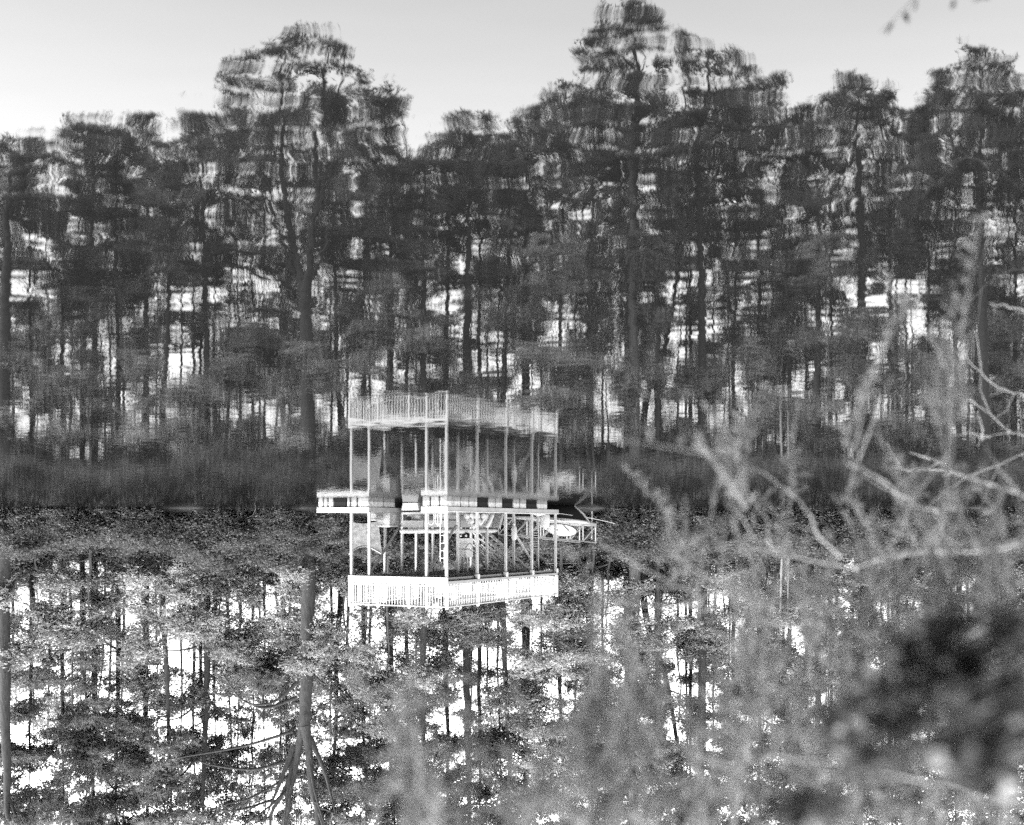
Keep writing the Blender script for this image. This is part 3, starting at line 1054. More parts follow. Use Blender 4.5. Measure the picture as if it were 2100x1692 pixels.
# openings in the wood where the sky shows: mirror-image pixels (x, y, rx, ry)
GAPS = [(150, 325, 25, 22), (95, 520, 55, 35), (60, 590, 22, 30), (440, 372, 60, 25), (505, 425, 70, 32), (590, 470, 30, 60), (545, 575, 58, 45), (612, 520, 14, 70),
        (570, 640, 40, 18), (330, 770, 22, 55), (368, 740, 36, 45), (230, 745, 35, 35), (60, 850, 26, 80), (25, 930, 22, 50), (205, 690, 25, 25),
        (450, 690, 18, 30), (552, 880, 22, 90), (490, 850, 16, 40), (600, 830, 12, 60), (650, 830, 12, 60), (925, 540, 18, 40), (935, 650, 18, 60), (845, 640, 16, 40), (1010, 740, 18, 50),
        (1380, 600, 32, 60), (1388, 700, 30, 70), (1455, 640, 25, 60), (1240, 800, 32, 60), (1258, 900, 16, 70), (1100, 780, 18, 50), (1570, 500, 36, 20), (1560, 620, 20, 40),
        (1700, 670, 26, 70), (1745, 600, 28, 60), (1815, 600, 42, 60), (1885, 640, 28, 80), (1800, 720, 30, 40), (1730, 820, 26, 60), (1795, 830, 28, 60), (1640, 780, 36, 40),
        (1960, 740, 40, 60), (1740, 530, 36, 20), (1500, 770, 24, 60), (300, 640, 20, 30), (700, 700, 18, 40), (770, 780, 16, 50), (385, 620, 16, 30), (1150, 690, 14, 40), (130, 720, 20, 40),
        (30, 860, 20, 90), (85, 890, 12, 60), (355, 860, 14, 60), (440, 880, 14, 60), (575, 930, 12, 50), (690, 880, 12, 60), (715, 800, 12, 50), (890, 860, 10, 60), (930, 880, 12, 60), (985, 900, 14, 60), (1045, 860, 12, 70),
        (1115, 900, 12, 60), (1235, 900, 14, 60), (1330, 860, 12, 70), (1365, 860, 14, 60), (1410, 850, 12, 60), (1470, 850, 12, 60), (1530, 850, 12, 60), (1600, 840, 14, 60), (1900, 850, 16, 60), (1990, 860, 16, 60), (170, 860, 12, 50), (270, 850, 12, 50)]
GAPS = np.array(GAPS, float)


def gap_ok(x, yr, rpx, rpy):
    low = yr > 580
    fx, fy, g = (.6, .95, .2) if low else (.5, .6, .15)
    d = ((x - GAPS[:, 0]) / (GAPS[:, 2] * fx + rpx * g)) ** 2 + ((yr - GAPS[:, 1]) / (GAPS[:, 3] * fy + rpy * g)) ** 2
    return not (d < 1).any()


def sky_ok(x, yr, rpx, rpy):
    top = max(np.interp(x - rpx * .6, SKX, SKYY), np.interp(x, SKX, SKYY), np.interp(x + rpx * .6, SKX, SKYY))
    return yr - rpy > top + 3


def fill_lobes(lobes, kind, dens):
    """lobes: (c, rx, ry, rz). returns foliage verts, and cluster centres per lobe"""
    V, cl = [], []
    for c, rx, ry, rz in lobes:
        vol = rx * rz
        k = max(5, int((17 if kind == 'pine' else 14) * vol))
        u = unit(k) * (RNG.random((k, 1)) ** 0.45)
        u[:, 2] = np.where(u[:, 2] < -.35, u[:, 2] * .5, u[:, 2])
        cc = c + u * np.array([rx, ry, rz])
        cl.append(cc)
        if kind == 'pine':
            n = int(max(5, 18 * dens))
            tc = np.repeat(cc, n, 0) + RNG.normal(size=(k * n, 3)) * np.array([.27, .27, .16])
            m_ = 6
            tt = np.repeat(tc, m_, 0)
            d = unit(len(tt)) + np.array([0, 0, .75])
            d /= np.linalg.norm(d, axis=1, keepdims=True)
            V.append(leaf_tris(tt, d, RNG.uniform(.19, .33, len(tt)), RNG.uniform(.045, .075, len(tt))))
        else:
            n = int(max(12, 118 * dens))
            g = RNG.normal(size=(k, n, 3)) * np.array([.34, .34, .07])
            tilt = RNG.normal(size=(k, 1, 2)) * .45
            g[..., 2] += g[..., 0] * tilt[..., 0] + g[..., 1] * tilt[..., 1] - .35 * (g[..., 0] ** 2 + g[..., 1] ** 2)
            tt = np.repeat(cc, n, 0) + g.reshape(-1, 3)
            d = unit(len(tt)) * np.array([1, 1, .4]) + np.array([0, 0, -.25])
            d /= np.linalg.norm(d, axis=1, keepdims=True)
            ls = .62 if kind == 'shrub' else 1.0
            V.append(leaf_tris(tt, d, RNG.uniform(.15, .28, len(tt)) * ls, RNG.uniform(.06, .115, len(tt)) * ls))
    return np.concatenate(V), cl


def nearest_on(poly, p):
    d = np.linalg.norm(poly - p, axis=1)
    return int(np.argmin(d))


def limb_to(stem, rad, c, rise=0.9, sway=.25):
    """a limb leaving the stem below c and curving out to it"""
    h = np.hypot(stem[:, 0] - c[0], stem[:, 1] - c[1])
    want = c[2] - rise * np.median(h) * .6
    i = int(np.argmin(np.abs(stem[:, 2] - want)))
    s = stem[i]
    mid = s + (c - s) * .5 + np.array([RNG.normal() * sway, RNG.normal() * sway, -.15 * np.linalg.norm(c - s) * RNG.uniform(-.3, 1)])
    L = np.linalg.norm(c - s)
    r0 = min(rad[i] * .55, .02 + .018 * L)
    P = curve_pts([s, mid, c], 7)
    P[1:-1] += RNG.normal(size=(5, 3)) * .05
    return P, np.linspace(r0, .012, 7)


def plant_tree(name, label, group, base, stems, lobes, kind, mats, dens=1.0, cat='tree', extra_limbs=(), twigs=True, limb_parts=False):
    """stems: list of (pts, radii) in world space, the first one is the trunk"""
    t = empty(name, tuple(base), 0, label, cat, group)
    B = np.array(base)
    bark, leafm = mats
    n0 = 10
    P, rr = stems[0]
    link('trunk', tubes_mesh('trunk', [(P - B, rr, n0)], M[bark]), t)
    for P2, r2 in stems[1:]:
        link('stem', tubes_mesh('stem', [(P2 - B, r2, 8)], M[bark]), t)
    allP = np.concatenate([s[0] for s in stems])
    allR = np.concatenate([s[1] for s in stems])
    tubes, limbs = [], []
    if lobes:
        V, cl = fill_lobes(lobes, kind, dens)
        for (c, rx, ry, rz), cc in zip(lobes, cl):
            # the closest stem carries the lobe
            best = min(range(len(stems)), key=lambda k: np.min(np.linalg.norm((stems[k][0] - c) * np.array([1, 1, .55]), axis=1)))
            lp, lr = limb_to(stems[best][0], stems[best][1], c)
            limbs.append((lp - B, lr, 5))
            if twigs:
                for q in cc[::2]:
                    s = lp[RNG.integers(3, 7)]
                    tubes.append((np.array([s, (s + q) / 2 + RNG.normal(size=3) * .06, q]) - B, np.array([.016, .011, .006]), 3))
        for lp, lr in extra_limbs:
            limbs.append((lp - B, lr, 6))
        cr = link('crown', tri_mesh('crown', V - B, M[leafm]), t)
        if limb_parts:
            for lm in limbs:
                link('limb', tubes_mesh('limb', [lm], M[bark]), t)
            if tubes:
                link('twigs', tubes_mesh('twigs', tubes, M[bark], False), t)['kind'] = 'stuff'
        else:
            o = link('limbs', tubes_mesh('limbs', limbs + tubes, M[bark], False), t)
            o['kind'] = 'stuff'
    return t


def stem_px(pts, D, r0, r1, n=22, wob=.04, dy=0.0):
    """a stem drawn from its mirror image"""
    P = np.array([WR(x, y, D) for x, y in pts])
    Q = curve_pts(P, n)
    Q[1:, 0] += RNG.normal(size=n - 1) * wob
    Q[1:, 1] += np.cumsum(RNG.normal(size=n - 1) * wob) + dy * np.linspace(0, 1, n)[1:]
    rr = r0 + (r1 - r0) * np.linspace(0, 1, n) ** .9
    rr[0] *= 1.25
    return Q, rr


def lobes_px(L, D, scale=1.0, spread=1.6):
    out = []
    for (x, y, rx, ry) in L:
        c = WR(x, y, D + RNG.normal() * spread)
        s = D / F
        out.append((c, max(.35, rx * s * scale), max(.35, rx * s * scale * .8), max(.3, ry * s * scale)))
    return out


def base_at(x, D):
    X = (1050 - x) * D / F
    return (X, D, float(ground_z(X, D)) - .15)


HERO = [
    dict(name='pine_tree', label='tall forked pine with an open broad crown, left of the boat dock', D=75.0, trunk=[(630, 1035), (632, 800), (628, 660), (624, 600)], r=(.48, .33),
         stems=[([(624, 605), (606, 520), (585, 420), (574, 330), (578, 250), (571, 170), (575, 100)], .26, .04), ([(626, 600), (640, 480), (651, 400), (648, 320), (655, 250), (662, 170), (668, 95)], .27, .04),
                ([(604, 510), (566, 440), (540, 365), (480, 325), (430, 300)], .15, .03), ([(655, 420), (690, 330), (745, 270), (790, 170)], .14, .03), ([(578, 300), (540, 230), (500, 160)], .10, .03), ([(662, 260), (700, 180), (705, 110)], .09, .03)],
         lobes=[(480, 165, 30, 16), (510, 130, 40, 18), (560, 112, 42, 20), (620, 95, 42, 20), (680, 95, 34, 20), (480, 200, 26, 12), (530, 180, 40, 14), (590, 160, 36, 14), (640, 150, 40, 16), (700, 135, 20, 20), (690, 195, 30, 12), (740, 155, 12, 16), (745, 190, 22, 12), (800, 172, 20, 14), (788, 205, 30, 12), (765, 240, 36, 10), (812, 238, 16, 16), (560, 235, 40, 9), (495, 245, 36, 10), (437, 240, 36, 12), (398, 237, 20, 12), (620, 225, 22, 9), (720, 240, 30, 9), (480, 290, 60, 9), (560, 282, 40, 8), (690, 285, 36, 8), (760, 280, 36, 10), (470, 335, 60, 9), (540, 335, 30, 7), (420, 290, 40, 10), (705, 320, 40, 10), (800, 285, 24, 10), (580, 130, 24, 10), (730, 400, 50, 22), (680, 470, 40, 24), (440, 330, 40, 8), (400, 410, 30, 12), (470, 395, 30, 8), (700, 380, 40, 20)]),
    dict(name='pine_tree', label='tallest pine of the wood, ragged tiered crown right of the boat dock', D=80, trunk=[(1296, 1035), (1294, 700), (1300, 420), (1301, 250), (1306, 150), (1290, 55)], r=(.50, .05),
         stems=[([(1300, 300), (1240, 240), (1190, 180)], .12, .03), ([(1301, 260), (1340, 190), (1350, 110)], .11, .03), ([(1306, 160), (1262, 110), (1240, 70)], .08, .02), ([(1300, 420), (1250, 350), (1150, 290)], .11, .03)],
         lobes=[(1290, 25, 45, 16), (1245, 45, 34, 18), (1335, 40, 30, 18), (1290, 65, 56, 14), (1225, 75, 22, 11), (1348, 72, 22, 14), (1200, 105, 22, 12), (1250, 112, 44, 12), (1310, 105, 40, 12), (1200, 135, 28, 11), (1262, 145, 50, 10), (1160, 178, 26, 12), (1215, 180, 42, 11), (1300, 178, 50, 11), (1358, 150, 26, 14), (1110, 235, 32, 12), (1180, 228, 48, 12), (1250, 222, 48, 11), (1330, 218, 50, 12), (1140, 270, 50, 10), (1210, 268, 48, 9), (1300, 265, 36, 9), (1090, 275, 26, 10), (1150, 310, 60, 12), (1250, 315, 50, 12), (1340, 275, 40, 14), (1370, 240, 30, 16), (1200, 350, 60, 16), (1300, 350, 50, 16)]),
    dict(name='pine_tree', label='broad dark pine just right of the tallest pine', D=78, trunk=[(1441, 1035), (1440, 700), (1438, 500), (1432, 300), (1450, 180), (1447, 120)], r=(.33, .05),
         stems=[([(1436, 400), (1500, 290), (1570, 210)], .12, .03), ([(1432, 310), (1402, 220), (1396, 110)], .09, .02)],
         lobes=[(1450, 112, 24, 12), (1397, 98, 14, 16), (1412, 130, 20, 12), (1505, 125, 36, 10), (1538, 130, 14, 10), (1450, 150, 46, 14), (1520, 155, 34, 12), (1588, 172, 16, 12), (1562, 192, 36, 12), (1480, 192, 56, 12), (1412, 190, 36, 12), (1430, 228, 56, 12), (1520, 225, 56, 12), (1400, 262, 50, 12), (1500, 262, 66, 12), (1580, 232, 22, 12), (1440, 300, 60, 14), (1540, 300, 50, 14), (1380, 310, 40, 14)]),
    dict(name='pine_tree', label='small flat topped open pine, lone against the sky at the right', D=78, trunk=[(1771, 1035), (1769, 700), (1764, 430), (1755, 300), (1760, 240), (1755, 180)], r=(.34, .04),
         stems=[([(1757, 310), (1710, 250), (1695, 220)], .07, .02), ([(1759, 260), (1800, 215), (1825, 195)], .06, .02)],
         lobes=[(1735, 172, 20, 8), (1770, 170, 20, 8), (1752, 192, 36, 8), (1702, 208, 22, 7), (1800, 195, 26, 7), (1826, 188, 12, 6), (1712, 230, 28, 7), (1770, 222, 32, 7), (1818, 222, 26, 7), (1690, 255, 28, 7), (1802, 250, 26, 7), (1645, 228, 30, 9), (1660, 258, 36, 9)]),
    dict(name='pine_tree', label='dense dark pine with a stepped crown at the right edge of the wood', D=74, trunk=[(2020, 1035), (2018, 700), (2010, 400), (2012, 250), (2010, 140)], r=(.36, .05),
         stems=[([(2011, 400), (1940, 300), (1890, 220)], .12, .03), ([(2012, 300), (2070, 220), (2085, 190)], .09, .03)],
         lobes=[(2002, 124, 28, 10), (2048, 130, 32, 12), (1982, 152, 38, 12), (2050, 162, 38, 12), (1922, 168, 22, 12), (1950, 190, 42, 13), (2020, 198, 56, 14), (1890, 210, 36, 12), (1962, 232, 66, 13), (2060, 232, 46, 14), (1890, 250, 46, 12), (1872, 290, 46, 13), (1962, 282, 66, 14), (2060, 285, 56, 16), (2090, 180, 20, 18), (1900, 330, 56, 14), (1990, 338, 66, 16), (2080, 338, 40, 18), (1930, 380, 60, 16), (2040, 390, 60, 18)]),
    dict(name='pine_tree', label='thick trunked pine at the left edge of the wood', D=74, trunk=[(8, 1035), (10, 700), (14, 500), (20, 400), (40, 290)], r=(.45, .06),
         stems=[([(16, 450), (60, 360), (90, 310)], .11, .03)],
         lobes=[(32, 280, 32, 9), (75, 288, 26, 10), (8, 300, 28, 12), (50, 322, 42, 12), (92, 322, 24, 11), (30, 362, 46, 13), (10, 410, 50, 15), (70, 400, 44, 13), (40, 450, 50, 15), (95, 440, 30, 12)]),
    dict(name='pine_tree', label='round topped pine near the left edge, wide pale crown', D=80, trunk=[(192, 1035), (195, 700), (190, 450), (192, 270)], r=(.27, .04), stems=[],
         lobes=[(166, 254, 24, 8), (214, 252, 26, 8), (190, 276, 46, 11), (152, 290, 22, 8), (234, 286, 28, 9), (190, 310, 46, 10), (200, 350, 56, 14), (250, 390, 50, 16), (170, 420, 50, 18)]),
    dict(name='pine_tree', label='pine with a small dark cap between two wider crowns on the left', D=82, trunk=[(300, 1035), (298, 700), (302, 450), (298, 262)], r=(.25, .04), stems=[],
         lobes=[(290, 257, 18, 6), (310, 260, 14, 7), (300, 286, 32, 10), (330, 304, 26, 9), (278, 310, 28, 9), (310, 350, 46, 14), (290, 400, 50, 18), (350, 380, 40, 14)]),
    dict(name='pine_tree', label='pine leaning close against the left flank of the forked pine', D=79, trunk=[(426, 1035), (424, 700), (416, 450), (414, 240)], r=(.28, .04), stems=[],
         lobes=[(400, 230, 22, 8), (430, 238, 18, 8), (388, 254, 22, 10), (428, 264, 36, 9), (392, 288, 36, 9), (440, 302, 36, 8), (370, 330, 30, 9)]),
    dict(name='pine_tree', label='low flat crowned pine directly behind the boat dock', D=80, trunk=[(955, 1035), (957, 700), (962, 450), (965, 250)], r=(.36, .05), stems=[],
         lobes=[(960, 244, 22, 8), (1000, 244, 12, 8), (952, 268, 36, 9), (1000, 270, 36, 9), (906, 284, 26, 8), (1040, 274, 20, 10), (960, 298, 56, 11), (880, 302, 22, 8), (1058, 302, 26, 10), (920, 340, 56, 16), (1010, 345, 60, 18), (860, 350, 46, 16), (940, 400, 60, 20), (1040, 410, 60, 20), (860, 420, 50, 20), (800, 360, 40, 14), (780, 320, 30, 10), (830, 310, 30, 9)]),
]


def build_heroes():
    for h in HERO:
        D = h['D']
        tx = h['trunk'][0][0]
        b = base_at(tx, D)
        tr, rr = stem_px(h['trunk'], D, h['r'][0], h['r'][1], 26, .03)
        tr[0] = b
        stems = [(tr, rr)]
        for pts, r0, r1 in h['stems']:
            stems.append(stem_px(pts, D, r0, r1, 16, .05, RNG.normal() * .6))
        # tie forked stems to what they leave
        for k in range(1, len(stems)):
            P = stems[k][0]
            best = min((s for s in range(k)), key=lambda s: np.min(np.linalg.norm(stems[s][0] - P[0], axis=1)))
            i = nearest_on(stems[best][0], P[0])
            off = stems[best][0][i] - P[0]
            stems[k] = (P + off * np.linspace(1, 0, len(P))[:, None], stems[k][1])
        ex = []
        if 'forked' in h['label']:
            for pts, r in (([(615, 1395), (560, 1440), (500, 1438), (455, 1380)], .09), ([(610, 1430), (540, 1452), (480, 1425)], .10), ([(600, 1500), (500, 1530), (400, 1548), (330, 1560)], .085), ([(590, 1560), (520, 1578), (440, 1570), (405, 1560)], .085),
                           ([(635, 1510), (668, 1590), (695, 1700)], .15), ([(640, 1380), (665, 1402), (690, 1400)], .07), ([(560, 1640), (480, 1662), (400, 1650)], .07), ([(602, 1530), (572, 1610), (535, 1700)], .15), ([(632, 1540), (645, 1620), (668, 1700)], .12), ([(598, 1560), (588, 1640), (582, 1700)], .11), ([(590, 1620), (545, 1660), (500, 1692)], .08)):
                P = curve_pts([W(x, y, D - .5 * k) for k, (x, y) in enumerate(pts)], 12)
                ex.append((P, np.linspace(r * 1.25, .025, 12)))
        if 'left flank' in h['label'] or 'round topped' in h['label']:
            x0 = tx
            for dx, y, ex_, ey in ((-6, 1320, -100, 15), (6, 1305, 150, 42), (-4, 1420, -120, 60), (5, 1440, 110, 40), (-5, 1520, -130, 90), (4, 1560, 90, 70)):
                P = curve_pts([W(x0 + dx, y, D), W(x0 + dx + ex_ * .35, y + ey * .75, D - .3), W(x0 + dx + ex_ * .7, y + ey * .95, D - .7), W(x0 + dx + ex_, y + ey * .7, D - 1)], 12)
                ex.append((P, np.linspace(.085, .014, 12)))
        plant_tree(h['name'], h['label'], 'tall pines of the wood', b, stems, lobes_px(h['lobes'], D, 1.12), 'pine', ('bark', 'pine'), .85 if 'forked pine' in h['label'] else 1.35, 'pine tree', ex, True, True)


build_heroes()

ZONES = [(-400, 140, 'near the left edge of the wood'), (140, 400, 'left of the forked pine'), (400, 640, 'close beside the forked pine'), (640, 760, 'between the forked pine and the dock'),
         (760, 960, 'behind the left half of the dock'), (960, 1150, 'behind the right half of the dock'), (1150, 1300, 'behind the parked car'), (1300, 1480, 'beside the tallest pine'),
         (1480, 1700, 'behind the cedar twigs'), (1700, 1900, 'by the lone flat topped pine'), (1900, 2600, 'behind the thick cedar foliage')]
ORD = ['leftmost', 'second from left', 'third from left', 'fourth from left', 'fifth from left', 'sixth from left', 'seventh from left', 'eighth from left', 'ninth from left', 'tenth from left', 'eleventh from left', 'twelfth from left']


def place_labels(xs, what):
    """what sets each apart: where it stands among the landmarks"""
    zi = [next((k for k, z in enumerate(ZONES) if z[0] <= x < z[1]), 0 if x < 0 else len(ZONES) - 1) for x in xs]
    lab = [None] * len(xs)
    for k, z in enumerate(ZONES):
        ids = sorted([i for i in range(len(xs)) if zi[i] == k], key=lambda i: xs[i])
        for r, i in enumerate(ids):
            lab[i] = f'{what} {z[2]}' if len(ids) == 1 else f'{what} {z[2]}, {ORD[r]} there'
    return lab


def auto_lobes(x0, D, z0, z1, R0, n, rlo, rhi, flat, sky=True, tries=6):
    out = []
    X0 = (1050 - x0) * D / F
    s = F / D
    for k in range(n):
        for _ in range(tries):
            u = RNG.random()
            z = z0 + (z1 - z0) * u
            Rm = R0 * (1 - .65 * u ** 2)
            a = RNG.random() * 2 * math.pi
            rad = Rm * math.sqrt(RNG.random())
            c = np.array([X0 + rad * math.cos(a), D + rad * math.sin(a) * .8, z])
            rx = RNG.uniform(rlo, rhi)
            rz = rx * RNG.uniform(*flat)
            px, py = 1050 - c[0] * F / c[1], YH - (z + HC) * F / c[1]
            if gap_ok(px, py, rx * s, rz * s) and (not sky or sky_ok(px, py, rx * s, rz * s)):
                out.append((c, rx, rx * .9, rz))
                break
    return out


def trunk_line(x, D, H, r, lean=0.0, n=16, wob=.05):
    b = np.array(base_at(x, D))
    t = np.linspace(0, 1, n)
    P = np.stack([b[0] + lean * t * H + np.cumsum(RNG.normal(size=n)) * wob, b[1] + np.cumsum(RNG.normal(size=n)) * wob, b[2] + (H - b[2]) * t], 1)
    P[0] = b
    rr = r * (1 - .8 * t ** 1.2)
    rr[0] *= 1.3
    return tuple(b), (P, rr)


FILL = {}


def plan_fill(spec):
    """spread foliage through the canopy, each spray carried by the tree that stands nearest to it"""
    xs = np.array([q[0] for q in spec], float)
    for x in np.arange(-120, 2280, 36):
        for y in np.concatenate([np.arange(200, 560, 21), np.arange(560, 720, 30)]):
            px, py = x + RNG.uniform(-16, 16), y + RNG.uniform(-12, 12)
            if RNG.random() > (.95 if py < 560 else .5): continue
            inside = not gap_ok(px, py, 6, 6)
            if (inside and RNG.random() > (.72 if py < 580 else .4)) or py < np.interp(px, SKX, SKYY) + 24: continue
            i = int(np.argmin(np.abs(xs - px) + RNG.uniform(0, 22, len(xs))))
            D = spec[i][1] + RNG.normal() * .9
            rx = RNG.uniform(.35, .55) if inside else RNG.uniform(.65, 1.15)
            FILL.setdefault(i, []).append((WR(px, py, D), rx, rx * .9, rx * RNG.uniform(.38, .55)))


def build_mid_pines():
    spec = [(60, 78, .18, 480), (132, 83, .2, 430), (166, 77, .16, 520), (242, 80, .2, 400), (332, 77, .22, 430), (408, 83, .16, 520), (447, 82, .15, 560), (520, 84, .14, 640), (545, 78, .12, 690), (575, 86, .14, 700),
            (702, 79, .2, 370), (745, 84, .18, 330), (790, 78, .2, 360), (832, 85, .16, 340), (872, 77, .25, 330), (905, 82, .22, 380), (990, 84, .18, 330), (1030, 79, .22, 300), (1075, 82, .26, 320), (1140, 86, .2, 330),
            (1210, 77, .26, 330), (1345, 82, .18, 340), (1352, 76, .13, 520), (1418, 84, .16, 330), (1500, 80, .16, 330), (1560, 84, .2, 300), (1622, 78, .17, 330), (1680, 76, .27, 330), (1702, 84, .14, 360), (1830, 82, .14, 350),
            (1850, 78, .13, 420), (1866, 85, .12, 350), (1900, 80, .15, 380), (1962, 83, .2, 390), (2075, 78, .22, 400), (-60, 80, .22, 330), (-150, 77, .25, 300), (2170, 79, .24, 260), (2260, 82, .25, 240)]
    labs = place_labels([s[0] for s in spec], 'slim dark pine')
    plan_fill(spec)
    for i, ((x, D, r, ytop), lab) in enumerate(zip(spec, labs)):
        H = WR(x, ytop, D)[2]
        b, st = trunk_line(x, D, H, r * 1.05, RNG.normal() * .012)
        lo = auto_lobes(x, D, max(9.0, H - 11), H - .3, 2.8, 9, .75, 1.4, (.32, .5)) + FILL.get(i, [])
        if not lo:
            lo = auto_lobes(x, D, 7, max(9, H - 1), 2.0, 5, .6, .9, (.35, .5), False)
        plant_tree('pine_tree', lab, 'slim pines of the wood', b, [st], lo, 'pine', ('bark', 'pine'), .95, 'pine tree')


def build_understory():
    spec = []
    rng = random.Random(21)
    x = -120
    while x < 2260:
        spec.append((x + rng.uniform(-16, 16), rng.uniform(74.5, 81), rng.uniform(480, 780)))
        x += rng.uniform(40, 62)
    labs = place_labels([s[0] for s in spec], 'bushy young tree')
    for (x, D, ytop), lab in zip(spec, labs):
        H = WR(x, ytop, D)[2]
        b, st = trunk_line(x, D, H, rng.uniform(.06, .11), RNG.normal() * .03, 14, .07)
        lo = auto_lobes(x, D, 4.0, H, 2.4, int(8 + H * 1.0), .6, 1.25, (.42, .7))
        if len(lo) < 3:
            lo += auto_lobes(x, D, 2.2, 4.5, 1.2, 3, .6, .9, (.5, .7), False)
        plant_tree('young_tree', lab, 'young broadleaf trees along the far bank', b, [st], lo, 'leaf', ('barkpale', 'leaf'), .62, 'tree')


build_mid_pines()
build_understory()


def build_back_wood():
    # the wood goes on behind: slighter trees standing deeper
    spec = []
    rng = random.Random(33)
    x = -100
    while x < 2220:
        spec.append((x + rng.uniform(-20, 20), rng.uniform(88, 100), rng.uniform(330, 640)))
        x += rng.uniform(33, 50)
    labs = place_labels([q[0] for q in spec], 'thin hazy background tree')
    for (x, D, yt), lab in zip(spec, labs):
        H = WR(x, yt, D)[2]
        b, st = trunk_line(x, D, H, rng.uniform(.08, .16), RNG.normal() * .015, 12, .06)
        lo = auto_lobes(x, D, 9.0, max(H, 11), 2.6, int(5 + H * .6), .7, 1.4, (.4, .65)) + auto_lobes(x, D, 5.5, 9.0, 1.6, 1, .5, .9, (.4, .6))
        plant_tree('background_tree', lab, 'slight trees deeper in the wood', b, [st], lo, 'leaf' if rng.random() < .6 else 'pine', ('bark', 'leaf'), .42, 'tree', twigs=False)


build_back_wood()


def special_trunks():
    # trunks that stand out in the direct view
    def one(name, lab, cat, bark, D, pts, r0, r1, lobes):
        P = np.array([W(x, y, D) for x, y in pts])
        b = (P[0][0], D, float(ground_z(P[0][0], D)) - .1)
        P[0] = b
        st = (curve_pts(P, 20), np.linspace(r0, r1, 20))
        lo = [(W(x, y, D + RNG.normal() * .8), rx * D / F, rx * D / F, ry * D / F) for x, y, rx, ry in lobes]
        stems = [st]
        if name == 'twin_stem_tree':
            stems.append((st[0] + np.array([-.36, .1, 0]) + np.linspace(0, 1, 20)[:, None] * np.array([-.1, 0, .4]), st[1] * .85))
        plant_tree(name, lab, None, b, stems, lo, 'leaf', (bark, 'leaf'), .6, cat)
    one('birch_tree', 'pale birch trunk beside the board shed', 'birch tree', 'birch', 80, [(1757, 1110), (1757, 1190), (1762, 1260), (1766, 1330), (1770, 1430), (1776, 1560)], .16, .05, [(1775, 1560, 30, 18), (1800, 1500, 28, 14), (1750, 1520, 26, 14)])
    one('pine_tree', 'stout rough barked pine on the bank right of the car', 'pine tree', 'barkpale', 76, [(1303, 1110), (1302, 1180), (1301, 1300), (1298, 1450), (1296, 1750)], .40, .24, [(1250, 1500, 40, 20), (1350, 1560, 40, 20), (1270, 1640, 50, 24)])
    one('leaning_tree', 'dark trunk leaning right behind the stout rough barked pine', 'tree', 'bark', 80, [(1322, 1115), (1318, 1200), (1330, 1290), (1352, 1345), (1372, 1420), (1400, 1600)], .27, .12, [(1400, 1560, 40, 20), (1420, 1620, 40, 20)])
    one('twin_stem_tree', 'two thin grey stems rising from the reeds behind the cedar twigs', 'tree', 'dead', 74, [(1602, 1062), (1604, 1100), (1603, 1150), (1600, 1260)], .09, .06, [(1600, 1270, 40, 24), (1570, 1240, 30, 18)])


special_trunks()


def build_shrubs():
    rng = random.Random(5)
    variants = []
    for k in range(6):
        lob = []
        for q in range(11):
            a, r = rng.uniform(0, 6.28), rng.uniform(.1, 1.0)
            z = rng.uniform(.25, 1.9)
            rx = rng.uniform(.4, .75)
            lob.append((np.array([r * math.cos(a), r * .8 * math.sin(a), z]), rx, rx * .9, rx * rng.uniform(.4, .6)))
        V, cl = fill_lobes(lob, 'shrub', 1.5)
        tubes = []
        for c, *_ in lob:
            tubes.append((np.array([[rng.uniform(-.2, .2), rng.uniform(-.2, .2), -.1], [c[0] * .4, c[1] * .4, c[2] * .55], c]), np.array([.03, .02, .01]), 4))
        variants.append((tri_mesh('leaves', V, M['shrub']), tubes_mesh('stems', tubes, M['barkpale'], False)))
    spec = []
    x = -60
    while x < 2200:
        for dd in ((.0, .95), (.35, 1.05), (2.6, 1.15), (5.0, 1.3), (12.2, 1.4)):
            xx = x + rng.uniform(-24, 24)
            D = SHORE + dd[0] + rng.uniform(-.2, .8)
            if dd[0] > 10 and rng.random() < (.1 if 640 < xx < 1300 else .4): continue
            # keep the view to the car and the gangway open
            if 1090 < xx < 1290 and 10 > dd[0] > .4 and not (dd[0] > 4 and xx > 1270): continue
            if 690 < xx < 1090 and dd[0] < 1: continue
            if dd[0] == 0 and rng.random() < .08: continue
            if 1730 < xx < 1900 and 10 > dd[0] > 4: continue
            spec.append((xx, D, dd[1] * rng.uniform(.75, 1.25), dd[0]))
        x += rng.uniform(44, 62)
    names = {.0: 'small overhanging shrub', .35: 'low waterline shrub', 2.6: 'leafy shrub up the bank', 5.0: 'tall upper bank shrub', 12.2: 'tall inner wood shrub'}
    labs = {}
    for key, w in names.items():
        ids = [i for i, s in enumerate(spec) if s[3] == key]
        for i, l_ in zip(ids, place_labels([spec[i][0] for i in ids], w)):
            labs[i] = l_
    for i, (x, D, s, key) in enumerate(spec):
        X = (1050 - x) * D / F
        t = empty('shrub', (X, D, float(ground_z(X, D))), rng.uniform(0, 6.28), labs[i], 'shrub', 'shrubs along the far bank')
        t.scale = (s * 1.1, s * 1.1, s)
        lv, stm = variants[i % 6]
        link('leaves', lv, t)['kind'] = 'stuff'
        link('stems', stm, t)


build_shrubs()


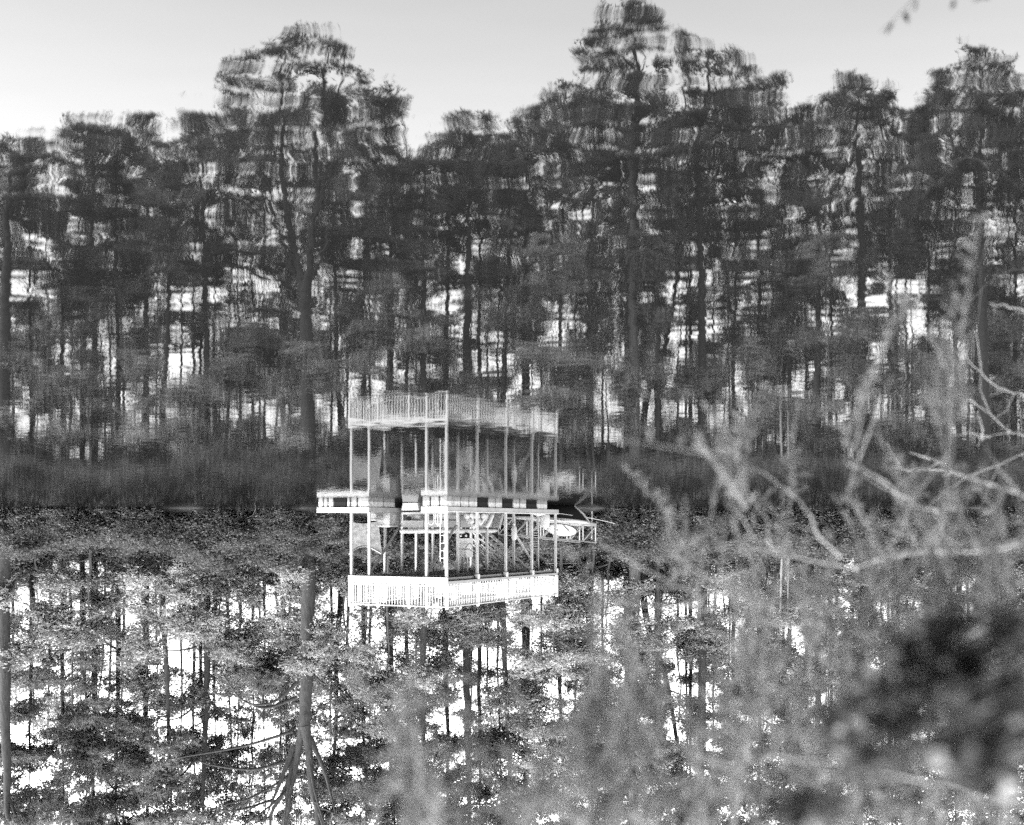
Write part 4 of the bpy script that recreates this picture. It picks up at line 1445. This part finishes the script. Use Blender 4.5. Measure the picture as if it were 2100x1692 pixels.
def build_grass():
    rng = random.Random(9)
    vs = []
    for k in range(3):
        n, seg = 520, 4
        V, Fc, o = [], [], 0
        for q in range(n):
            a = rng.uniform(0, 6.28)
            L = rng.uniform(.8, 1.5)
            out = rng.uniform(.15, .95)
            w = rng.uniform(.010, .02)
            bx, by = rng.gauss(0, .12), rng.gauss(0, .12)
            sx, sy = -math.sin(a) * w, math.cos(a) * w
            for s in range(seg + 1):
                u = s / seg
                r = out * u * (1 + .25 * u)
                z = L * (u - .55 * out * u ** 2.2)
                ww = 1 - u * .85
                cx, cy = bx + r * math.cos(a), by + r * math.sin(a)
                V += [(cx - sx * ww, cy - sy * ww, z), (cx + sx * ww, cy + sy * ww, z)]
            for s in range(seg):
                Fc.append((o + 2 * s, o + 2 * s + 1, o + 2 * s + 3, o + 2 * s + 2))
            o += 2 * (seg + 1)
        vs.append(np_mesh('blades', np.array(V), np.array(Fc), M['grass']))
    spots = [(15, .2, 1.3, 'large pale grass clump at the left edge of the far bank'), (48, .5, 1.05, 'pale grass clump just right of the large one at the left edge'),
             (1245, .35, .85, 'reed clump nearest the gangway head'), (1285, .7, 1.1, 'reed clump between the gangway and the stout pine'), (1325, .3, 1.0, 'reed clump in front of the stout pine'),
             (1370, .6, 1.15, 'drooping reed clump right of the stout pine'), (1420, .3, 1.0, 'reed clump behind the first cedar twig'), (1470, .5, 1.15, 'reed clump behind the upright cedar plume'),
             (1530, .3, 1.0, 'reed clump left of the twin pale stems'), (1585, .4, 1.2, 'reed clump at the foot of the twin pale stems'), (1650, .4, 1.0, 'reed clump right of the twin pale stems'),
             (1720, .5, 1.1, 'reed clump below the birch'), (1800, .3, 1.05, 'reed clump below the board shed'), (1880, .4, 1.15, 'reed clump behind the middle of the cedar'), (1980, .5, 1.1, 'reed clump near the right edge of the far bank')]
    for i, (x, dd, s, lab) in enumerate(spots):
        X0 = (1050 - x) * SHORE / F
        Y = float(shore_y(X0)) + dd
        X = (1050 - x) * Y / F
        t = empty('grass_clump', (X, Y, float(ground_z(X, Y)) - .03), rng.uniform(0, 6), lab, 'grass clump', 'reed and grass clumps at the waterline')
        t.scale = (s, s, s)
        link('blades', vs[i % 3], t)['kind'] = 'stuff'


build_grass()


def build_driftwood():
    rng = random.Random(2)
    W2 = [(([(392, 1041), (402, 1050), (412, 1062), (425, 1082)], [(404, 1052), (396, 1060)]), 'forked dead branch dipping into the water below the left shrubs'),
          (([(525, 1041), (521, 1052), (513, 1066), (512, 1082)], [(518, 1057), (500, 1066), (478, 1085)], [(510, 1040), (490, 1060), (460, 1085), (440, 1096)], [(500, 1052), (480, 1070), (475, 1095)]), 'tangled bleached dead branch fallen at the waterline left of the dock'),
          (([(594, 1041), (580, 1052), (575, 1058)], [(585, 1048), (600, 1062)]), 'small bare branch sticking out of the water near the dock'),
          (([(215, 1050), (222, 1044), (228, 1060)], [(222, 1045), (212, 1062)]), 'little arched dead twig at the waterline far left'),
          (([(1800, 1045), (1815, 1070), (1812, 1095)], [(1812, 1060), (1830, 1080), (1805, 1120)]), 'thin pale dead branches on the bank below the shed'),
          (([(1300, 1042), (1296, 1062), (1310, 1082)], [(1297, 1060), (1280, 1070)]), 'short bent dead branch among the reeds')]
    for polys, lab in W2:
        x0, y0 = polys[0][0]
        D = SHORE - .25
        b = W(x0, y0, D)
        t = empty('fallen_branch', tuple(b), 0, lab, 'dead branch')
        for k, p in enumerate(polys):
            P = curve_pts([W(x, y, D + .12 * i + .1 * k) - b for i, (x, y) in enumerate(p)], 10)
            P[0][2] -= .12 if k == 0 else 0
            link('branch' if k == 0 else 'side_branch', tubes_mesh('branch', [(P, np.linspace(.04 if k == 0 else .028, .010, 10), 6)], M['dead']), t)


build_driftwood()


# ------------------------------------------------------------------ the near cedar, out of focus
def build_cedar():
    B = np.array([-3.6, 4.0, float(ground_z(np.array(-3.6), np.array(4.0))) - .1])
    t = empty('cedar_tree', tuple(B), 0, 'near pale cedar, blurred, hanging bare twigs and feathery sprays into view', 'cedar tree')
    trunk = curve_pts([B, B + [.08, .1, 1.2], B + [.02, .25, 2.4], B + [.12, .3, 4.2]], 18)
    link('trunk', tubes_mesh('trunk', [(trunk - B, np.linspace(.16, .06, 18), 12)], M['barkpale']), t)

    def limb(pts, r0, r1, n=16, name='bare_branch'):
        P = curve_pts([W(x, y, D * (1.6 if pts[0][2] > 3.3 else 1.3)) for x, y, D in pts], n)
        P[1:-1] += RNG.normal(size=(n - 2, 3)) * .004
        o = link(name, tubes_mesh(name, [(P - B, np.linspace(r0, r1, n) * .55 * (1 + .12 * RNG.normal(size=n)), 7)], M['twig']), t)
        if name == 'bare_branch':
            # forked side twigs
            side = []
            for q in range(RNG.integers(2, 5)):
                i = RNG.integers(2, n - 1)
                dr = (P[i] - P[i - 1]) / np.linalg.norm(P[i] - P[i - 1])
                dr = dr + unit(1)[0] * np.array([.9, .5, .9])
                L = RNG.uniform(.06, .22)
                e = P[i] + dr * L
                side.append((np.stack([P[i], P[i] + dr * L * .5 + RNG.normal(size=3) * .012, e]) - B, np.array([.0032, .0022, .001]), 5))
            link('side_twigs', tubes_mesh('side_twigs', side, M['twig']), t)['kind'] = 'stuff'
        return P
    # bare twigs reaching low over the water
    T = [
        ([(2260, 880, 4.2), (2160, 905, 4.2), (2100, 930, 4.1), (2030, 962, 4.0), (1970, 977, 4.0), (1920, 960, 4.0), (1880, 962, 4.0), (1845, 957, 4.0), (1820, 962, 3.9)], .010, .004),
        ([(1970, 977, 4.0), (1930, 950, 4.1), (1870, 930, 4.2)], .006, .003),
        ([(2160, 850, 4.4), (2100, 812, 4.3), (2040, 790, 4.3), (2000, 752, 4.3), (1978, 732, 4.3)], .007, .003),
        ([(2160, 905, 4.3), (2100, 893, 4.2), (2073, 884, 4.2), (2010, 835, 4.2), (1980, 813, 4.2)], .007, .003),
        ([(2073, 884, 4.2), (2045, 892, 4.2), (2012, 903, 4.2), (2006, 916, 4.2)], .005, .003),
        ([(2130, 576, 4.0), (2050, 572, 4.0), (2030, 532, 4.0), (1990, 516, 4.0), (1960, 530, 4.0)], .006, .002),
        ([(2050, 572, 4.0), (2010, 585, 4.0), (1960, 580, 4.0)], .004, .002),
        ([(2150, 650, 3.6), (2080, 630, 3.6), (2030, 622, 3.6)], .007, .004),
        ([(1830, 1000, 2.7), (1770, 962, 2.7), (1735, 948, 2.7)], .006, .003),
        ([(1727, 1143, 2.9), (1684, 1104, 2.9), (1663, 1057, 2.9), (1633, 1018, 2.9), (1603, 993, 2.9), (1564, 1018, 2.9), (1545, 1057, 2.9), (1549, 1081, 2.9)], .010, .004),
        ([(2170, 1070, 2.7), (2100, 1100, 2.7), (2057, 1126, 2.7), (1950, 1130, 2.75), (1860, 1136, 2.8), (1800, 1147, 2.8), (1753, 1158, 2.85), (1676, 1153, 2.9), (1637, 1141, 2.9), (1586, 1132, 2.9), (1530, 1121, 2.9)], .013, .005),
        ([(1637, 1141, 2.9), (1611, 1128, 2.9), (1570, 1112, 2.9), (1530, 1101, 2.9)], .007, .004),
        ([(1753, 1158, 2.85), (1757, 1186, 2.85), (1723, 1237, 2.8), (1680, 1265, 2.8), (1590, 1312, 2.8)], .010, .005),
        ([(1560, 1240, 2.6), (1518, 1230, 2.6), (1483, 1218, 2.6), (1444, 1214, 2.6), (1393, 1207, 2.6), (1333, 1199, 2.6)], .009, .004),
        ([(1444, 1216, 2.6), (1430, 1235, 2.6), (1420, 1250, 2.6)], .005, .003),
        ([(2130, 1090, 2.3), (2057, 1121, 2.3), (2030, 1150, 2.3), (2001, 1179, 2.3)], .012, .006),
        ([(1930, 1050, 3.0), (1868, 1027, 3.0), (1800, 980, 3.0)], .008, .004),
        ([(2150, 1040, 3.0), (2078, 1010, 3.0), (2030, 993, 3.0), (1976, 980, 3.0)], .008, .004),
        ([(1350, 1155, 2.3), (1380, 1125, 2.3), (1425, 1112, 2.3)], .006, .003),
        ([(1710, 1320, 2.2), (1640, 1350, 2.2), (1560, 1330, 2.2)], .008, .004),
    ]
    for pts, r0, r1 in T:
        limb(pts, r0, r1)
    # leafy boughs coming over from the trunk
    boughs = [[(2350, 1500, 2.2), (2150, 1460, 2.1), (1950, 1400, 2.1), (1750, 1420, 2.1), (1560, 1400, 2.2), (1530, 1250, 2.4), (1505, 1050, 2.6), (1490, 880, 2.7)],
              [(2350, 1700, 2.0), (2050, 1640, 1.9), (1700, 1560, 1.9), (1450, 1560, 1.8), (1300, 1420, 2.0), (1285, 1280, 2.1)],
              [(2300, 1850, 1.8), (1800, 1800, 1.7), (1300, 1740, 1.7), (1150, 1640, 1.7), (1195, 1420, 1.8)],
              [(2200, 2000, 1.7), (1500, 1850, 1.6), (1000, 1760, 1.6), (880, 1660, 1.6), (850, 1480, 1.6)],
              [(2300, 1300, 2.5), (2100, 1200, 2.4), (1980, 1080, 2.4), (1955, 900, 2.5), (1950, 700, 2.6)]]
    for bpts in boughs:
        limb(bpts, .008, .003, 24, 'bough')
    # sprays: (x, y, rx, ry, D, count)
    blobs = [(850, 1560, 34, 100, 1.6, 36), (905, 1645, 90, 60, 1.6, 56), (1040, 1680, 70, 30, 1.65, 26), (1200, 1470, 50, 110, 1.8, 56), (1180, 1620, 110, 70, 1.7, 82), (1288, 1340, 20, 90, 2.2, 19), (1310, 1450, 40, 80, 2.0, 43), (1330, 1620, 130, 80, 1.8, 99), (1480, 1600, 120, 100, 1.9, 106), (1540, 1400, 46, 150, 2.2, 109), (1560, 1290, 55, 70, 2.4, 48), (1505, 1010, 20, 140, 2.6, 33), (1490, 880, 8, 45, 2.2, 6), (1620, 960, 22, 55, 2.8, 10), (1640, 1250, 70, 60, 2.5, 43), (1600, 1120, 60, 40, 2.8, 14), (1700, 1500, 110, 110, 2.0, 140), (1720, 1330, 70, 80, 2.3, 48), (1800, 1090, 90, 60, 2.8, 27), (1955, 860, 36, 170, 2.5, 41), (1930, 1020, 100, 60, 2.6, 42), (2040, 1050, 70, 80, 2.6, 33), (1870, 1230, 110, 80, 2.2, 84), (2010, 1250, 100, 90, 2.2, 102), (1900, 1400, 120, 80, 2.0, 132), (2030, 1480, 90, 100, 1.9, 132), (1765, 800, 16, 40, 2.3, 6), (1750, 1620, 150, 80, 1.9, 132), (1960, 1640, 150, 60, 1.9, 82), (1400, 1130, 40, 50, 2.5, 8), (1450, 1080, 30, 40, 2.6, 6), (1380, 1060, 25, 30, 2.6, 4)]
    V, TW = [], []
    for (x, y, rx, ry, D, n) in blobs:
        for k in range(max(2, int(n * CEDAR_N))):
            a, r = RNG.random() * 6.283, math.sqrt(RNG.random())
            p0 = W(x + rx * r * math.cos(a), y + ry * r * math.sin(a), D * 1.4 * RNG.uniform(.93, 1.08))
            L0 = RNG.uniform(.16, .42)
            d0 = np.array([RNG.normal() * .20, RNG.normal() * .3, -1.0 + RNG.normal() * .2])
            d0 /= np.linalg.norm(d0)
            p0 = p0 - d0 * L0 * .5
            bd0 = RNG.normal(size=3) * .22
            TW.append((np.stack([p0, p0 + (d0 * .5 + bd0 * .25) * L0, p0 + (d0 + bd0) * L0]) - B, np.array([.0030, .0022, .001]), 3))
            for q in range(int(5 + L0 * 44)):
                u0 = RNG.random()
                p = p0 + (d0 * u0 + bd0 * u0 * u0) * L0
                L = RNG.uniform(.025, .055) * (1.15 - .6 * u0)
                d = d0 * .75 + unit(1)[0] * .8
                d /= np.linalg.norm(d)
                m_ = int(L * 620)
                u = RNG.random(m_)
                ax = p + d * u[:, None] * L
                off = ax + unit(m_) * .004
                dd = unit(m_) * .55 + d
                dd /= np.linalg.norm(dd, axis=1, keepdims=True)
                V.append(leaf_tris(off, dd, RNG.uniform(.010, .020, m_), RNG.uniform(.003, .006, m_)))
    o = link('sprays', tri_mesh('sprays', np.concatenate(V) - B, M['cedar']), t)
    o['kind'] = 'stuff'
    o = link('twigs', tubes_mesh('twigs', TW, M['twig'], False), t)
    o['kind'] = 'stuff'
    # bush added between cedar and lens; near-black leaves stand in for the cedar's shade
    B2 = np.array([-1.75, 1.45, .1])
    h = empty('shade_bush', tuple(B2), 0, 'added black leafed bush in front of the cedar, standing in for its deep shade', 'bush')
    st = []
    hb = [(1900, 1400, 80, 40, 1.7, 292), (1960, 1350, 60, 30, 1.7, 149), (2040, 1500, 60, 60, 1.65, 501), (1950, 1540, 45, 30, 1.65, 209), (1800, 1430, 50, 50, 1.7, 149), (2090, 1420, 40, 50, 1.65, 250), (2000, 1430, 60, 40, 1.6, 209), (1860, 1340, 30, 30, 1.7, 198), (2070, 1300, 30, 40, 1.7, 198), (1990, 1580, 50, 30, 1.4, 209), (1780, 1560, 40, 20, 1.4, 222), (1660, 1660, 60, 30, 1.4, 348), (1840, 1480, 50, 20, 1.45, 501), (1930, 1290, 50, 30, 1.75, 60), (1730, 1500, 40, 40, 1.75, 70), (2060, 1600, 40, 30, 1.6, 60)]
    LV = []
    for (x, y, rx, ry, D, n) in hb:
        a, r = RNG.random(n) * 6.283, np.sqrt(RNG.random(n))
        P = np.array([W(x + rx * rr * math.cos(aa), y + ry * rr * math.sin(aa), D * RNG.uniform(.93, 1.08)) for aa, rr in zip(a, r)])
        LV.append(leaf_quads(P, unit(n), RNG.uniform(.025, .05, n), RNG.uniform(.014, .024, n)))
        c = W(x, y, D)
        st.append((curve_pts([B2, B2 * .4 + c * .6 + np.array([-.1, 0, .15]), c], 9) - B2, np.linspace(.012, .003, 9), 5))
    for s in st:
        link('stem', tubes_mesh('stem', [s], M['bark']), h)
    link('leaves', tri_mesh('leaves', np.concatenate(LV) - B2, M['shade_leaf'], 4), h)['kind'] = 'stuff'


CEDAR_N = 0.155
build_cedar()
